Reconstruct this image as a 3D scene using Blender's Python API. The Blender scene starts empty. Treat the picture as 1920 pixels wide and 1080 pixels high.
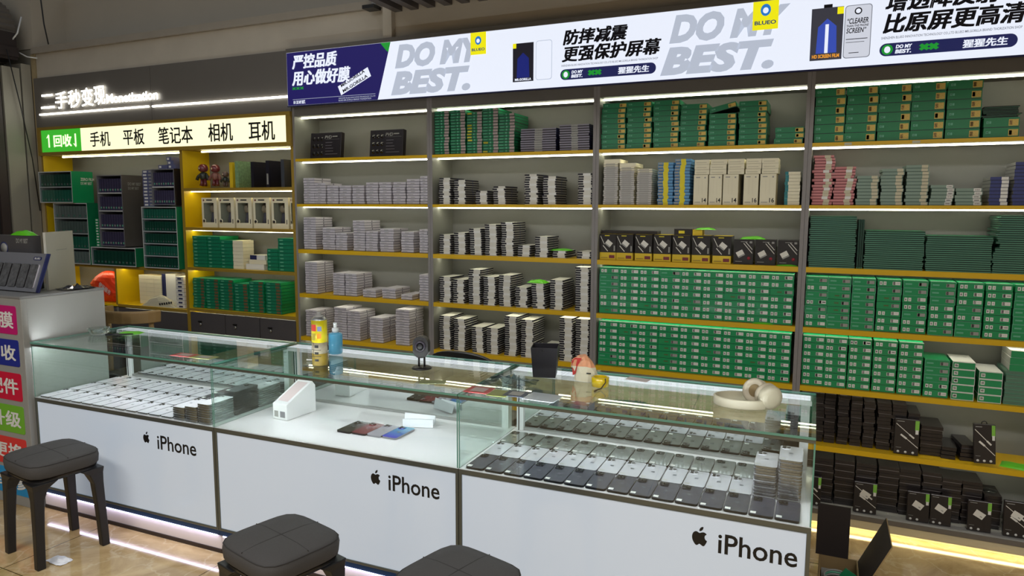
import bpy, math, random
from mathutils import Matrix, Vector
S = bpy.context.scene
COL = S.collection
R = math.radians
random.seed(7)

# ------------------------------------------------------------------ camera, world, exposure
cam = bpy.data.objects.new('camera', bpy.data.cameras.new('camera'))
COL.objects.link(cam)
CAM_H = 1.5427
_yaw, _pit, _rol = R(24.054), R(6.58), R(0.216)
_F = Vector((-math.sin(_yaw)*math.cos(_pit), math.cos(_yaw)*math.cos(_pit), -math.sin(_pit)))
_R = Vector((math.cos(_yaw), math.sin(_yaw), 0)); _U = _R.cross(_F)
_R2 = _R*math.cos(_rol) + _U*math.sin(_rol); _U2 = -_R*math.sin(_rol) + _U*math.cos(_rol)
cam.matrix_world = Matrix(((_R2.x, _U2.x, -_F.x, 0), (_R2.y, _U2.y, -_F.y, 0), (_R2.z, _U2.z, -_F.z, CAM_H), (0, 0, 0, 1)))
cam.data.sensor_width = 36; cam.data.lens = 36*1316.08/1920
cam.data.clip_start = .05
S.camera = cam

w = bpy.data.worlds.new('world'); S.world = w; w.use_nodes = True
w.node_tree.nodes['Background'].inputs[0].default_value = (.86, .93, 1.0, 1)
w.node_tree.nodes['Background'].inputs[1].default_value = .30
S.view_settings.view_transform = 'Standard'; S.view_settings.look = 'None'
S.view_settings.gamma = 1; S.view_settings.exposure = 0.0
try: S.view_settings.use_curve_mapping = False
except Exception: pass
S.cycles.transparent_max_bounces = 32; S.cycles.max_bounces = 14; S.cycles.glossy_bounces = 6

def area(name, loc, size, sy, power, col, rot=(0, 0, 0)):
    l = bpy.data.lights.new(name, 'AREA'); l.shape = 'RECTANGLE'; l.size = size; l.size_y = sy
    l.energy = power; l.color = col
    o = bpy.data.objects.new(name, l); o.location = loc; o.rotation_euler = rot; COL.objects.link(o)
    return o
# two unseen fill lights added overhead behind the camera to lift the ambient level
area('fill_light', (-2.2, -0.6, 3.3), 2.4, .5, 95, (1.0, .97, .93))
area('fill_light', (1.2, -0.6, 3.3), 2.4, .5, 80, (1.0, .97, .93))

LED_WARM, LED_COOL = 11.0, 12.0
# ------------------------------------------------------------------ materials
MATS = {}
def lin(c):
    return tuple(((x/255)/12.92 if x/255 <= .04045 else ((x/255+.055)/1.055)**2.4) for x in c)
def mat(name, rgb, rough=.5, metal=0., emit=0., spec=.5, noise=0., nscale=30., bump=0., coat=0., alpha=1., trans=0., emrgb=None):
    """rgb is display 0..255."""
    if name in MATS: return MATS[name]
    m = bpy.data.materials.new(name); m.use_nodes = True; nt = m.node_tree; b = nt.nodes['Principled BSDF']
    c = lin(rgb) + (1,)
    b.inputs['Base Color'].default_value = c; b.inputs['Roughness'].default_value = rough
    b.inputs['Metallic'].default_value = metal; b.inputs['Specular IOR Level'].default_value = spec
    b.inputs['Coat Weight'].default_value = coat; b.inputs['Coat Roughness'].default_value = .08
    b.inputs['Alpha'].default_value = alpha; b.inputs['Transmission Weight'].default_value = trans
    if emit:
        b.inputs['Emission Color'].default_value = (lin(emrgb)+(1,)) if emrgb else c
        b.inputs['Emission Strength'].default_value = emit
    if noise or bump:
        tc = nt.nodes.new('ShaderNodeTexCoord'); n = nt.nodes.new('ShaderNodeTexNoise'); n.inputs['Scale'].default_value = nscale
        n.inputs['Detail'].default_value = 5
        nt.links.new(tc.outputs['Object'], n.inputs['Vector'])
        if noise:
            mx = nt.nodes.new('ShaderNodeMix'); mx.data_type = 'RGBA'
            mx.inputs[6].default_value = tuple(x*(1-noise) for x in c[:3])+(1,); mx.inputs[7].default_value = tuple(min(1, x*(1+noise)) for x in c[:3])+(1,)
            nt.links.new(n.outputs['Fac'], mx.inputs[0]); nt.links.new(mx.outputs[2], b.inputs['Base Color'])
        if bump:
            bp = nt.nodes.new('ShaderNodeBump'); bp.inputs['Strength'].default_value = bump; bp.inputs['Distance'].default_value = .002
            nt.links.new(n.outputs['Fac'], bp.inputs['Height']); nt.links.new(bp.outputs['Normal'], b.inputs['Normal'])
    MATS[name] = m; return m
def glass(name, tint, ior=1.5, rough=0.0):
    if name in MATS: return MATS[name]
    m = bpy.data.materials.new(name); m.use_nodes = True; nt = m.node_tree; nt.nodes.clear()
    o = nt.nodes.new('ShaderNodeOutputMaterial'); mx = nt.nodes.new('ShaderNodeMixShader')
    t = nt.nodes.new('ShaderNodeBsdfTransparent'); g = nt.nodes.new('ShaderNodeBsdfGlossy'); ge = nt.nodes.new('ShaderNodeNewGeometry')
    t.inputs[0].default_value = lin(tint)+(1,); g.inputs['Roughness'].default_value = rough
    dot = nt.nodes.new('ShaderNodeVectorMath'); dot.operation = 'DOT_PRODUCT'
    nt.links.new(ge.outputs['Incoming'], dot.inputs[0]); nt.links.new(ge.outputs['Normal'], dot.inputs[1])
    def mth(op, a, b=None):
        n = nt.nodes.new('ShaderNodeMath'); n.operation = op
        for k, v in enumerate((a, b)):
            if v is None: continue
            if isinstance(v, (int, float)): n.inputs[k].default_value = v
            else: nt.links.new(v, n.inputs[k])
        return n.outputs[0]
    f0 = ((ior-1)/(ior+1))**2                    # Schlick reflectance, same for both sides of a thin pane
    p = mth('POWER', mth('SUBTRACT', 1.0, mth('ABSOLUTE', dot.outputs['Value'])), 5.0)
    nt.links.new(mth('ADD', f0, mth('MULTIPLY', 1-f0, p)), mx.inputs[0]); nt.links.new(t.outputs[0], mx.inputs[1]); nt.links.new(g.outputs[0], mx.inputs[2])
    nt.links.new(mx.outputs[0], o.inputs[0]); MATS[name] = m; return m
def lamp(name, rgb, strength):
    return mat(name, (20, 20, 20), .6, emit=strength, emrgb=rgb)

M = dict(
 grey=mat('grey_laminate', (132, 128, 128), .45, noise=.06, nscale=14), greyd=mat('dark_grey_board', (104, 100, 95), .5, noise=.05, nscale=10),
 back=mat('shelf_back_board', (122, 122, 118), .5, noise=.03, nscale=40), inner=mat('shelf_side_board', (134, 135, 128), .45, noise=.03, nscale=40),
 yellow=mat('yellow_laminate', (214, 172, 16), .45, noise=.05, nscale=12), yedge=mat('yellow_edge_band', (212, 170, 12), .4),
 ywood=mat('yellow_wood_edge', (150, 122, 44), .5, noise=.12, nscale=25),
 led=lamp('led_warm_white', (252, 249, 220), LED_WARM), ledc=lamp('led_cool_white', (236, 238, 255), LED_COOL),
 leddot=lamp('led_dots', (244, 246, 255), 420.), neon=lamp('neon_white', (255, 252, 240), 7.),
 white=mat('white_paint', (226, 226, 226), .35), whitegl=mat('white_gloss_board', (232, 230, 232), .12, coat=.3),
 alu=mat('brushed_aluminium', (176, 178, 176), .32, .85), alud=mat('grey_aluminium', (116, 120, 114), .35, .7), aluw=mat('white_aluminium', (220, 222, 222), .3, .2),
 glasst=glass('counter_glass', (250, 254, 252)), gedge=mat('green_glass_edge', (96, 150, 134), .12, emit=.0, coat=.5),
 mirror=mat('cabinet_mirror', (226, 232, 230), .015, 1.0), black=mat('black_plastic', (18, 18, 20), .35), blackm=mat('black_matte', (24, 23, 24), .7),
 bluestrip=mat('blue_plinth_strip', (0, 50, 92), .35), panel=mat('backlit_counter_panel', (205, 212, 218), .16, emit=.28, emrgb=(186, 208, 236), coat=.4),
 logo=mat('black_vinyl', (22, 20, 20), .4), green=mat('green_card', (20, 120, 78), .42, noise=.08, nscale=60, coat=.2), greenb=mat('bright_green_card', (12, 140, 84), .38, coat=.25),
 greend=mat('dark_green_film', (22, 62, 50), .3, coat=.3), greenl=mat('pale_green_edge', (96, 168, 138), .4), label=mat('white_label', (222, 222, 218), .5), label2=mat('grey_label', (150, 150, 146), .5, noise=.25, nscale=300),
 ink=mat('black_ink', (24, 24, 26), .6), gold=mat('gold_sticker', (206, 176, 84), .35, noise=.35, nscale=180), pinkl=mat('pink_grey_label', (170, 152, 150), .5, noise=.3, nscale=300),
 yell=mat('yellow_label', (222, 206, 30), .5), silver=mat('silver_card', (196, 192, 200), .4, noise=.05, nscale=90), silverd=mat('grey_card_tray', (98, 94, 108), .5),
 striw=mat('off_white_card', (212, 210, 200), .45), stridk=mat('navy_black_card', (26, 24, 36), .45), navy=mat('navy_card', (38, 44, 88), .45),
 cream=mat('cream_card', (226, 220, 194), .5), creamd=mat('cream_shadowless_edge', (196, 190, 164), .5), bluec=mat('light_blue_card', (92, 150, 196), .45),
 pink=mat('pink_card', (196, 128, 130), .45), pinkd=mat('dark_pink_tray', (126, 58, 64), .5), sage=mat('sage_green_card', (128, 150, 138), .45), saged=mat('sage_tray', (64, 92, 84), .5),
 blk=mat('black_card', (34, 29, 30), .32, coat=.3), blkd=mat('black_tray', (16, 14, 15), .5), blkedge=mat('worn_black_edge', (150, 144, 144), .35), lime=mat('lime_green_plastic', (96, 196, 34), .4), limel=mat('lime_label', (128, 190, 70), .5),
 brand=mat('brand_yellow_card', (214, 184, 36), .45), whitep=mat('white_plastic', (224, 222, 214), .35), teal=mat('teal_card', (30, 120, 128), .45),
 wood=mat('pale_wood', (150, 124, 84), .45, noise=.2, nscale=12), fabric=mat('grey_seat_fabric', (70, 68, 67), .85, noise=.12, nscale=260, bump=.3), legs=mat('black_leg_plastic', (26, 25, 26), .4),
 paper=mat('white_paper', (232, 234, 240), .7), beige=mat('beige_plastic', (196, 190, 166), .38), beiged=mat('brown_ear_cushion', (130, 112, 78), .7),
 orange=mat('orange_bag_plastic', (226, 66, 30), .35, noise=.12, nscale=9), clear=glass('clear_plastic', (232, 236, 238), 1.45, .05), yplas=mat('yellow_tape', (220, 190, 10), .2, coat=.6),
 cardb=mat('brown_cardboard', (140, 116, 78), .7, noise=.08), dkcard=mat('dark_brown_card', (40, 31, 28), .7), greycab=mat('dark_grey_drawer', (76, 73, 76), .45, noise=.05, nscale=16), kiosk=mat('light_grey_cabinet', (150, 149, 145), .4, noise=.03, nscale=8),
)

# ------------------------------------------------------------------ geometry helpers
def rot_z(a): return Matrix.Rotation(a, 4, 'Z')
class MB:
    def __init__(s): s.v = []; s.f = []; s.m = []; s.mats = []; s.sm = []
    def mi(s, m):
        if m not in s.mats: s.mats.append(m)
        return s.mats.index(m)
    def add(s, vs, fs, m, mx=None, smooth=False):
        k = len(s.v)
        for v in vs:
            v = Vector(v); s.v.append(tuple(mx @ v if mx else v))
        for f in fs: s.f.append(tuple(k+i for i in f)); s.m.append(s.mi(m)); s.sm.append(smooth)
        return s
    def box(s, x0, x1, y0, y1, z0, z1, m, mx=None, faces=None):
        """faces: dict with materials for f,b,l,r,t,d"""
        vs = [(x0, y0, z0), (x1, y0, z0), (x1, y1, z0), (x0, y1, z0), (x0, y0, z1), (x1, y0, z1), (x1, y1, z1), (x0, y1, z1)]
        fs = dict(d=(0, 3, 2, 1), t=(4, 5, 6, 7), f=(0, 1, 5, 4), r=(1, 2, 6, 5), b=(2, 3, 7, 6), l=(3, 0, 4, 7))
        k = len(s.v)
        for v in vs:
            v = Vector(v); s.v.append(tuple(mx @ v if mx else v))
        for n, f in fs.items():
            s.f.append(tuple(k+i for i in f)); s.m.append(s.mi((faces or {}).get(n, m))); s.sm.append(False)
        return s
    def rrect(s, x0, x1, y0, y1, z0, z1, r, m, mx=None, seg=4, top=None, side=None):
        """slab with rounded vertical corners; top may be another material"""
        pts = []
        for cx, cy, a0 in ((x1-r, y1-r, 0), (x0+r, y1-r, 90), (x0+r, y0+r, 180), (x1-r, y0+r, 270)):
            for i in range(seg+1):
                a = R(a0+90*i/seg); pts.append((cx+r*math.cos(a), cy+r*math.sin(a)))
        n = len(pts)
        s.add([(x, y, z0) for x, y in pts]+[(x, y, z1) for x, y in pts], [(i, (i+1) % n, n+(i+1) % n, n+i) for i in range(n)], side or m, mx, True)
        s.add([(x, y, z1) for x, y in pts], [tuple(range(n))], top or m, mx)
        s.add([(x, y, z0) for x, y in pts], [tuple(reversed(range(n)))], m, mx)
        return s
    def lathe(s, prof, m, c=(0, 0, 0), seg=24, mx=None, smooth=True):
        vs = []; fs = []
        for r, z in prof:
            for i in range(seg):
                a = 2*math.pi*i/seg; vs.append((c[0]+r*math.cos(a), c[1]+r*math.sin(a), c[2]+z))
        for k in range(len(prof)-1):
            for i in range(seg):
                j = (i+1) % seg; fs.append((k*seg+i, k*seg+j, (k+1)*seg+j, (k+1)*seg+i))
        fs.append(tuple(reversed(range(seg)))); fs.append(tuple((len(prof)-1)*seg+i for i in range(seg)))
        return s.add(vs, fs, m, mx, smooth)
    def tube(s, pts, r, m, seg=8, mx=None, closed=False):
        pts = [Vector(p) for p in pts]; n = len(pts); vs = []; fs = []
        for k, p in enumerate(pts):
            a = pts[k-1] if (k > 0 or closed) else p; b = pts[(k+1) % n] if (k < n-1 or closed) else p
            d = (b-a).normalized(); u = d.cross(Vector((0, 0, 1)))
            if u.length < 1e-3: u = d.cross(Vector((1, 0, 0)))
            u.normalize(); v = d.cross(u); rr = r[k] if isinstance(r, (list, tuple)) else r
            for i in range(seg):
                t = 2*math.pi*i/seg; vs.append(p+u*rr*math.cos(t)+v*rr*math.sin(t))
        for k in range(n if closed else n-1):
            for i in range(seg):
                j = (i+1) % seg; q = (k+1) % n; fs.append((k*seg+i, k*seg+j, q*seg+j, q*seg+i))
        if not closed: fs += [tuple(reversed(range(seg))), tuple((n-1)*seg+i for i in range(seg))]
        return s.add(vs, fs, m, mx, True)
    def prism(s, pts, y0, y1, m, mx=None, front=None):
        """polygon in XZ extruded along Y (y0 is the front)"""
        n = len(pts); s.add([(x, y0, z) for x, z in pts]+[(x, y1, z) for x, z in pts], [(i, n+i, n+(i+1) % n, (i+1) % n) for i in range(n)], m, mx)
        s.add([(x, y0, z) for x, z in pts], [tuple(range(n))], front or m, mx); s.add([(x, y1, z) for x, z in pts], [tuple(reversed(range(n)))], m, mx)
        return s
    def mesh(s, name):
        me = bpy.data.meshes.new(name); me.from_pydata(s.v, [], s.f)
        for m in s.mats: me.materials.append(m)
        me.polygons.foreach_set('material_index', s.m); me.polygons.foreach_set('use_smooth', s.sm)
        me.update(); return me
    def build(s, name, parent=None, loc=None, mx=None):
        o = bpy.data.objects.new(name, s.mesh(name)); COL.objects.link(o)
        if loc: o.location = loc
        if mx: o.matrix_local = mx
        if parent: o.parent = parent
        return o
def bevel(o, w=.003, seg=2):
    b = o.modifiers.new('bevel', 'BEVEL'); b.width = w; b.segments = seg; b.limit_method = 'ANGLE'; return o
def subd(o, n=2):
    b = o.modifiers.new('subd', 'SUBSURF'); b.levels = n; b.render_levels = n; return o
LABELS = {}
def tag(o, label, cat, group=None, kind=None):
    o['label'] = label; o['category'] = cat
    if group: o['group'] = group
    if kind: o['kind'] = kind
    LABELS.setdefault(label, []).append(o.name)
    return o
def empty(name, loc=(0, 0, 0), rz=0):
    o = bpy.data.objects.new(name, None); o.empty_display_size = .05; COL.objects.link(o)
    o.location = loc; o.rotation_euler = (0, 0, rz); return o
def struct(o): o['kind'] = 'structure'; return o
def copy_tree(o, parent=None):
    c = o.copy(); COL.objects.link(c)
    if parent: c.parent = parent
    for ch in list(o.children): copy_tree(ch, c)
    return c
# lettering: a text laid out by the built-in font, turned into a mesh and fitted to a rectangle in the XZ plane
_txt = {}
def text_mesh(body, bold=0., shear=0.):
    k = (body, bold, shear)
    if k in _txt: return _txt[k]
    cu = bpy.data.curves.new('lettering', 'FONT'); cu.body = body; cu.size = 1; cu.offset = bold; cu.shear = shear; cu.resolution_u = 3
    o = bpy.data.objects.new('lettering', cu); COL.objects.link(o)
    dg = bpy.context.evaluated_depsgraph_get(); me = bpy.data.meshes.new_from_object(o.evaluated_get(dg))
    vs = [tuple(v.co) for v in me.vertices]; fs = [tuple(p.vertices) for p in me.polygons]
    bpy.data.objects.remove(o); bpy.data.meshes.remove(me); bpy.data.curves.remove(cu)
    _txt[k] = (vs, fs); return _txt[k]
def letter(mb, body, rect, y, m, bold=.02, shear=0., mx=None, rot=0.):
    if any(ord(c) > 0x2e80 for c in body):       # heavy strokes for the Chinese characters: overlaid copies set slightly apart
        x0, z0, x1, z1 = rect; k = bold*1.1*(z1-z0)
        for q, (dx, dz) in enumerate(((-k, -k*.6), (k, -k*.6), (-k, k*.6), (k, k*.6))):
            _letter(mb, body, (x0+k+dx, z0+k+dz, x1-k+dx, z1-k+dz), y-.00008*q, m, 0., shear, mx, rot)
        return mb
    return _letter(mb, body, rect, y, m, bold, shear, mx, rot)
def _letter(mb, body, rect, y, m, bold=.02, shear=0., mx=None, rot=0.):
    vs, fs = text_mesh(body, bold, shear)
    xs = [v[0] for v in vs]; ys = [v[1] for v in vs]; a, b, c, d = min(xs), max(xs), min(ys), max(ys)
    x0, z0, x1, z1 = rect; cx, cz = (x0+x1)/2, (z0+z1)/2
    out = []
    for v in vs:
        px = (v[0]-a)/(b-a)*(x1-x0)-(x1-x0)/2; pz = (v[1]-c)/(d-c)*(z1-z0)-(z1-z0)/2
        out.append((cx+px*math.cos(rot)-pz*math.sin(rot), y, cz+px*math.sin(rot)+pz*math.cos(rot)))
    mb.add(out, fs, m, mx)
    return mb
def qd(mb, x0, z0, x1, z1, y, m, mx=None):
    mb.add([(x0, y, z0), (x1, y, z0), (x1, y, z1), (x0, y, z1)], [(0, 1, 2, 3)], m, mx); return mb
ORD = ['bottom', 'second', 'third', 'fourth', 'fifth', 'sixth', 'seventh', 'eighth', 'ninth', 'tenth', 'eleventh', 'twelfth', 'thirteenth', 'fourteenth', 'fifteenth', 'sixteenth', 'seventeenth', 'eighteenth', 'nineteenth', 'twentieth', 'twenty-first', 'twenty-second', 'twenty-third', 'twenty-fourth', 'twenty-fifth', 'twenty-sixth', 'twenty-seventh', 'twenty-eighth', 'twenty-ninth', 'thirtieth']
NTH = ['first', 'second', 'third', 'fourth', 'fifth', 'sixth', 'seventh', 'eighth', 'ninth', 'tenth', 'eleventh', 'twelfth', 'thirteenth', 'fourteenth', 'fifteenth', 'sixteenth']
def up(i, n): return 'topmost' if i == n-1 and n > 1 else ('bottommost' if i == 0 else ORD[i]+' from bottom')

# ------------------------------------------------------------------ key dimensions
YW = 3.586                                   # front plane of the wall shelving
DEP = .24                                    # depth of its shelves
DIV = [-3.1345, -2.1281, -1.1221, -0.0966, .93]
SH = dict(a=1.8179, b=1.532, c=1.2417, d=.9543, e=.6702, f=.385, g=.07)
BT = .025                                    # strip + board thickness

# ------------------------------------------------------------------ setting
def floor_material():
    m = bpy.data.materials.new('polished_beige_tiles'); m.use_nodes = True; nt = m.node_tree; b = nt.nodes['Principled BSDF']
    tc = nt.nodes.new('ShaderNodeTexCoord'); mp = nt.nodes.new('ShaderNodeMapping'); mp.inputs['Rotation'].default_value = (0, 0, R(2))
    nt.links.new(tc.outputs['Object'], mp.inputs['Vector'])
    br = nt.nodes.new('ShaderNodeTexBrick'); br.offset = 0; br.inputs['Scale'].default_value = 1.0; br.inputs['Brick Width'].default_value = .8; br.inputs['Row Height'].default_value = .8
    br.inputs['Mortar Size'].default_value = .0022; br.inputs['Mortar Smooth'].default_value = 0
    br.inputs['Color1'].default_value = (1, 1, 1, 1); br.inputs['Color2'].default_value = (1, 1, 1, 1); br.inputs['Mortar'].default_value = (.18, .15, .1, 1)
    nt.links.new(mp.outputs[0], br.inputs['Vector'])
    n = nt.nodes.new('ShaderNodeTexNoise'); n.inputs['Scale'].default_value = 3.2; n.inputs['Detail'].default_value = 8; n.inputs['Roughness'].default_value = .62; n.inputs['Distortion'].default_value = 1.4
    nt.links.new(mp.outputs[0], n.inputs['Vector'])
    cr = nt.nodes.new('ShaderNodeValToRGB'); e = cr.color_ramp.elements
    e[0].position = .3; e[0].color = lin((158, 128, 82))+(1,); e[1].position = .72; e[1].color = lin((216, 190, 142))+(1,)
    nt.links.new(n.outputs['Fac'], cr.inputs[0])
    v = nt.nodes.new('ShaderNodeTexVoronoi'); v.feature = 'DISTANCE_TO_EDGE'; v.inputs['Scale'].default_value = 6.5
    n2 = nt.nodes.new('ShaderNodeTexNoise'); n2.inputs['Scale'].default_value = 5; n2.inputs['Detail'].default_value = 5
    nt.links.new(mp.outputs[0], n2.inputs['Vector'])
    ad = nt.nodes.new('ShaderNodeMix'); ad.data_type = 'RGBA'; ad.inputs[0].default_value = .25
    nt.links.new(mp.outputs[0], ad.inputs[6]); nt.links.new(n2.outputs['Color'], ad.inputs[7]); nt.links.new(ad.outputs[2], v.inputs['Vector'])
    vr = nt.nodes.new('ShaderNodeValToRGB'); vr.color_ramp.elements[0].position = 0; vr.color_ramp.elements[0].color = (1, 1, 1, 1); vr.color_ramp.elements[1].position = .035; vr.color_ramp.elements[1].color = (0, 0, 0, 1)
    nt.links.new(v.outputs['Distance'], vr.inputs[0])
    ml = nt.nodes.new('ShaderNodeMath'); ml.operation = 'MULTIPLY'; ml.inputs[1].default_value = .4; nt.links.new(vr.outputs[0], ml.inputs[0])
    m1 = nt.nodes.new('ShaderNodeMix'); m1.data_type = 'RGBA'; m1.inputs[7].default_value = lin((222, 206, 172))+(1,)
    nt.links.new(ml.outputs[0], m1.inputs[0]); nt.links.new(cr.outputs[0], m1.inputs[6])
    m2 = nt.nodes.new('ShaderNodeMix'); m2.data_type = 'RGBA'; m2.blend_type = 'MULTIPLY'; m2.inputs[0].default_value = 1
    nt.links.new(m1.outputs[2], m2.inputs[6]); nt.links.new(br.outputs['Color'], m2.inputs[7]); nt.links.new(m2.outputs[2], b.inputs['Base Color'])
    b.inputs['Roughness'].default_value = .1; b.inputs['Coat Weight'].default_value = .3; b.inputs['Coat Roughness'].default_value = .04
    return m
fm = floor_material()
struct(MB().box(-7, 3, -3.5, 4.1, -.06, 0, fm).build('floor'))
wallm = mat('grey_plaster', (186, 178, 164), .8, noise=.07, nscale=3, bump=.2)
wallp = mat('stained_plaster', (190, 182, 168), .8, noise=.14, nscale=5, bump=.2)
struct(MB().box(-7, 3, 3.87, 4.0, 0, 4.2, wallm).build('wall_back'))
b = MB()                                     # plastered beam above the yellow cabinet
b.box(-5.64, -2.42, 3.60, 3.87, 2.44, 2.70, wallp)
b.box(-5.66, -2.42, 3.575, 3.87, 2.70, 2.745, mat('ledge_plaster', (158, 150, 138), .8, noise=.1, nscale=6))
struct(b.build('trim_1'))
struct(MB().box(-2.42, -2.36, 3.56, 3.87, 2.44, 3.0, wallp).build('trim_2'))
struct(MB().box(-2.36, 1.6, 3.60, 3.87, 2.46, 3.4, wallm).build('wall_upper'))
# left wall: metal door column with dark gaps and a sloping cable
wl = mat('cream_metal_panel', (150, 146, 134), .5, .1, noise=.05, nscale=6); wd = mat('dark_gap', (30, 26, 26), .7)
b = MB()
b.box(-6.1, -5.72, -3.5, 3.30, 0, 2.58, wd); struct(MB().box(-7.0, -6.5, -3.5, 3.87, 2.5, 4.2, wallm).build('wall_far_left'))
b.box(-6.1, -5.70, 3.30, 3.36, 0, 2.56, mat('brown_door_post', (58, 48, 46), .5))
b.box(-6.1, -5.69, 3.372, 3.50, 0, 2.58, wl)
b.box(-6.1, -5.69, 3.512, 3.585, 0, 2.62, wl)
b.box(-6.1, -5.685, 3.60, 3.87, 0, 2.74, wl)
b.box(-6.1, -5.72, 3.30, 3.87, 0, 2.58, wd)
struct(b.build('wall_left'))
struct(MB().box(-5.69, -5.645, 3.59, 3.84, 0, 2.70, mat('door_jamb_cream', (168, 152, 118), .6, noise=.05)).build('trim_3'))
struct(MB().box(-6.1, -5.665, 3.60, 3.87, 2.745, 4.2, wallm).build('trim_4'))
# corrugated metal deck of the ceiling above the shelf wall
rm = mat('galvanised_ribs', (110, 104, 104), .5, .5)
b = MB(); x = -2.36
while x < 1.7:
    b.box(x, x+.05, 1.4, 3.6, 2.668, 2.70, rm); b.box(x+.05, x+.11, 1.4, 3.6, 2.70, 2.71, wd); x += .11
struct(b.build('ceiling'))
# wall and floor beyond the camera, seen only in the mirrors
struct(MB().box(-7, 3, -3.7, -3.5, 0, 4.2, mat('far_wall', (150, 152, 150), .8, noise=.06, nscale=2)).build('wall_front'))
struct(MB().box(2.6, 2.8, -3.5, 4.0, 0, 4.2, wallm).build('wall_right'))

# roller shutter coil in the top left corner
sr = empty('roller_shutter', (-5.98, 3.0, 2.86))
slm = mat('shutter_slat', (118, 112, 106), .45, .5, noise=.05, nscale=20)
b = MB(); N = 30; prof = []
for i in range(N*2):
    a = 2*math.pi*i/(N*2); r_ = .24+(.012 if i % 2 else 0); prof.append((r_*math.cos(a), r_*math.sin(a)))
b.prism(prof, -1.2, .52, slm); b.build('coil', sr)
b = MB(); b.box(-.2, .30, -.1, .50, -.20, -.13, mat('shutter_housing', (48, 40, 40), .5)); b.box(.1, .28, .36, .50, -.22, -.02, mat('shutter_housing', (48, 40, 40), .5)); b.build('bracket', sr)
b = MB(); b.tube([(.26, .46, -.1), (.3, .5, -.02), (.33, .52, .1)], .006, M['aluw']); b.tube([(.27, .5, -.15), (.33, .54, -.19), (.4, .57, -.2)], .005, M['aluw']); b.build('wire', sr)
tag(sr, 'grey ribbed roller shutter coil up in the corner above the metal door posts', 'roller shutter')
o = MB().tube([(-5.66, 3.40, 2.70), (-5.66, 3.47, 2.3), (-5.66, 3.53, 1.9), (-5.66, 3.56, 1.5)], .004, M['black']).build('cable'); tag(o, 'thin black cable sloping down the metal door panels left of yellow cabinet', 'cable')
o = MB().tube([(-5.42, 3.56, 2.748), (-5.47, 3.57, 2.9), (-5.5, 3.57, 3.2)], .005, M['black']).build('cable'); tag(o, 'thin black cable running up the plaster wall above the ledge', 'cable')
# bracket and paint-dripped pipe end hanging off the ceiling deck corner
o = MB().tube([(-2.47, 3.54, 2.70), (-2.46, 3.54, 2.78), (-2.45, 3.52, 2.85)], [.012, .02, .012], M['aluw']).box(-2.52, -2.44, 3.5, 3.575, 2.68, 2.70, M['legs']).build('ceiling_bracket')
tag(o, 'small pale bracket at the corner where the metal ceiling deck starts', 'bracket')

# ------------------------------------------------------------------ grey shelf bays
BAYN = ['leftmost grey bay', 'second grey bay', 'third grey bay', 'rightmost grey bay']
def shelf_bay(i):
    x0, x1 = DIV[i], DIV[i+1]; t = .017
    r = empty('shelf_unit', (0, 0, 0)); r.location = ((x0+x1)/2, YW, 0); c = (x0+x1)/2; hw = (x1-x0)/2
    for sx, nm in ((-1, 'l'), (1, 'r')):
        b = MB(); a0, a1 = (-hw+.0005, -hw+t) if sx < 0 else (hw-t, hw-.0005)
        b.box(a0, a1, 0, DEP+.012, .05, 2.165, M['grey'], faces={('r' if sx < 0 else 'l'): M['inner']}); b.build('side_panel', r)
    MB().box(-hw+t, hw-t, DEP, DEP+.012, .07, 2.165, M['back']).build('back_panel', r)
    MB().box(-hw+t, hw-t, 0, DEP, 2.108, 2.165, M['greyd']).build('lintel', r)
    for k, z in SH.items():
        bot = k == 'g'
        b = MB()
        if bot: b.box(-hw+t, hw-t, -.004, DEP, z, z+BT-.0006, M['grey'], faces={'f': M['greyd'], 't': mat('bottom_shelf_top', (150, 148, 146), .3)})
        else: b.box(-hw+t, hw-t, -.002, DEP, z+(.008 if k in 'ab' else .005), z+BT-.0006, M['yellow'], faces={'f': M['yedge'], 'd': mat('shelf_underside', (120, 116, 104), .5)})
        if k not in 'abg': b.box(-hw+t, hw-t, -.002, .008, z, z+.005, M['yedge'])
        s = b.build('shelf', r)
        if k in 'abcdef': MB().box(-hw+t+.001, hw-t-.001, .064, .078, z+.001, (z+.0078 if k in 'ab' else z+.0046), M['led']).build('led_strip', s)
    s = MB().box(-hw+t+.001, hw-t-.001, .064, .078, 2.100, 2.1078, M['led']).build('led_strip', r)
    b = MB(); b.box(-hw, hw, .0, .012, .030, .0695, mat('plinth_cream', (196, 188, 160), .3)); b.box(-hw, hw, .05, .07, 0, .0695, mat('plinth_cream', (196, 188, 160), .3)); p = b.build('plinth', r)
    MB().box(-hw+.002, hw-.002, .020, .032, .024, .034, lamp('led_plinth', (255, 236, 176), 12)).build('led_strip', p)
    tag(r, ['leftmost grey shelf bay full of silver cartons, beside the yellow cabinet', 'grey shelf bay with black and white striped cartons', 'grey shelf bay with charger boxes and two shelves of green cartons', 'rightmost grey shelf bay with pink cartons and black accessory boxes'][i], 'shelf unit', 'grey shelf bays with yellow shelves')
    return r
for i in range(4): shelf_bay(i)

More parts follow.
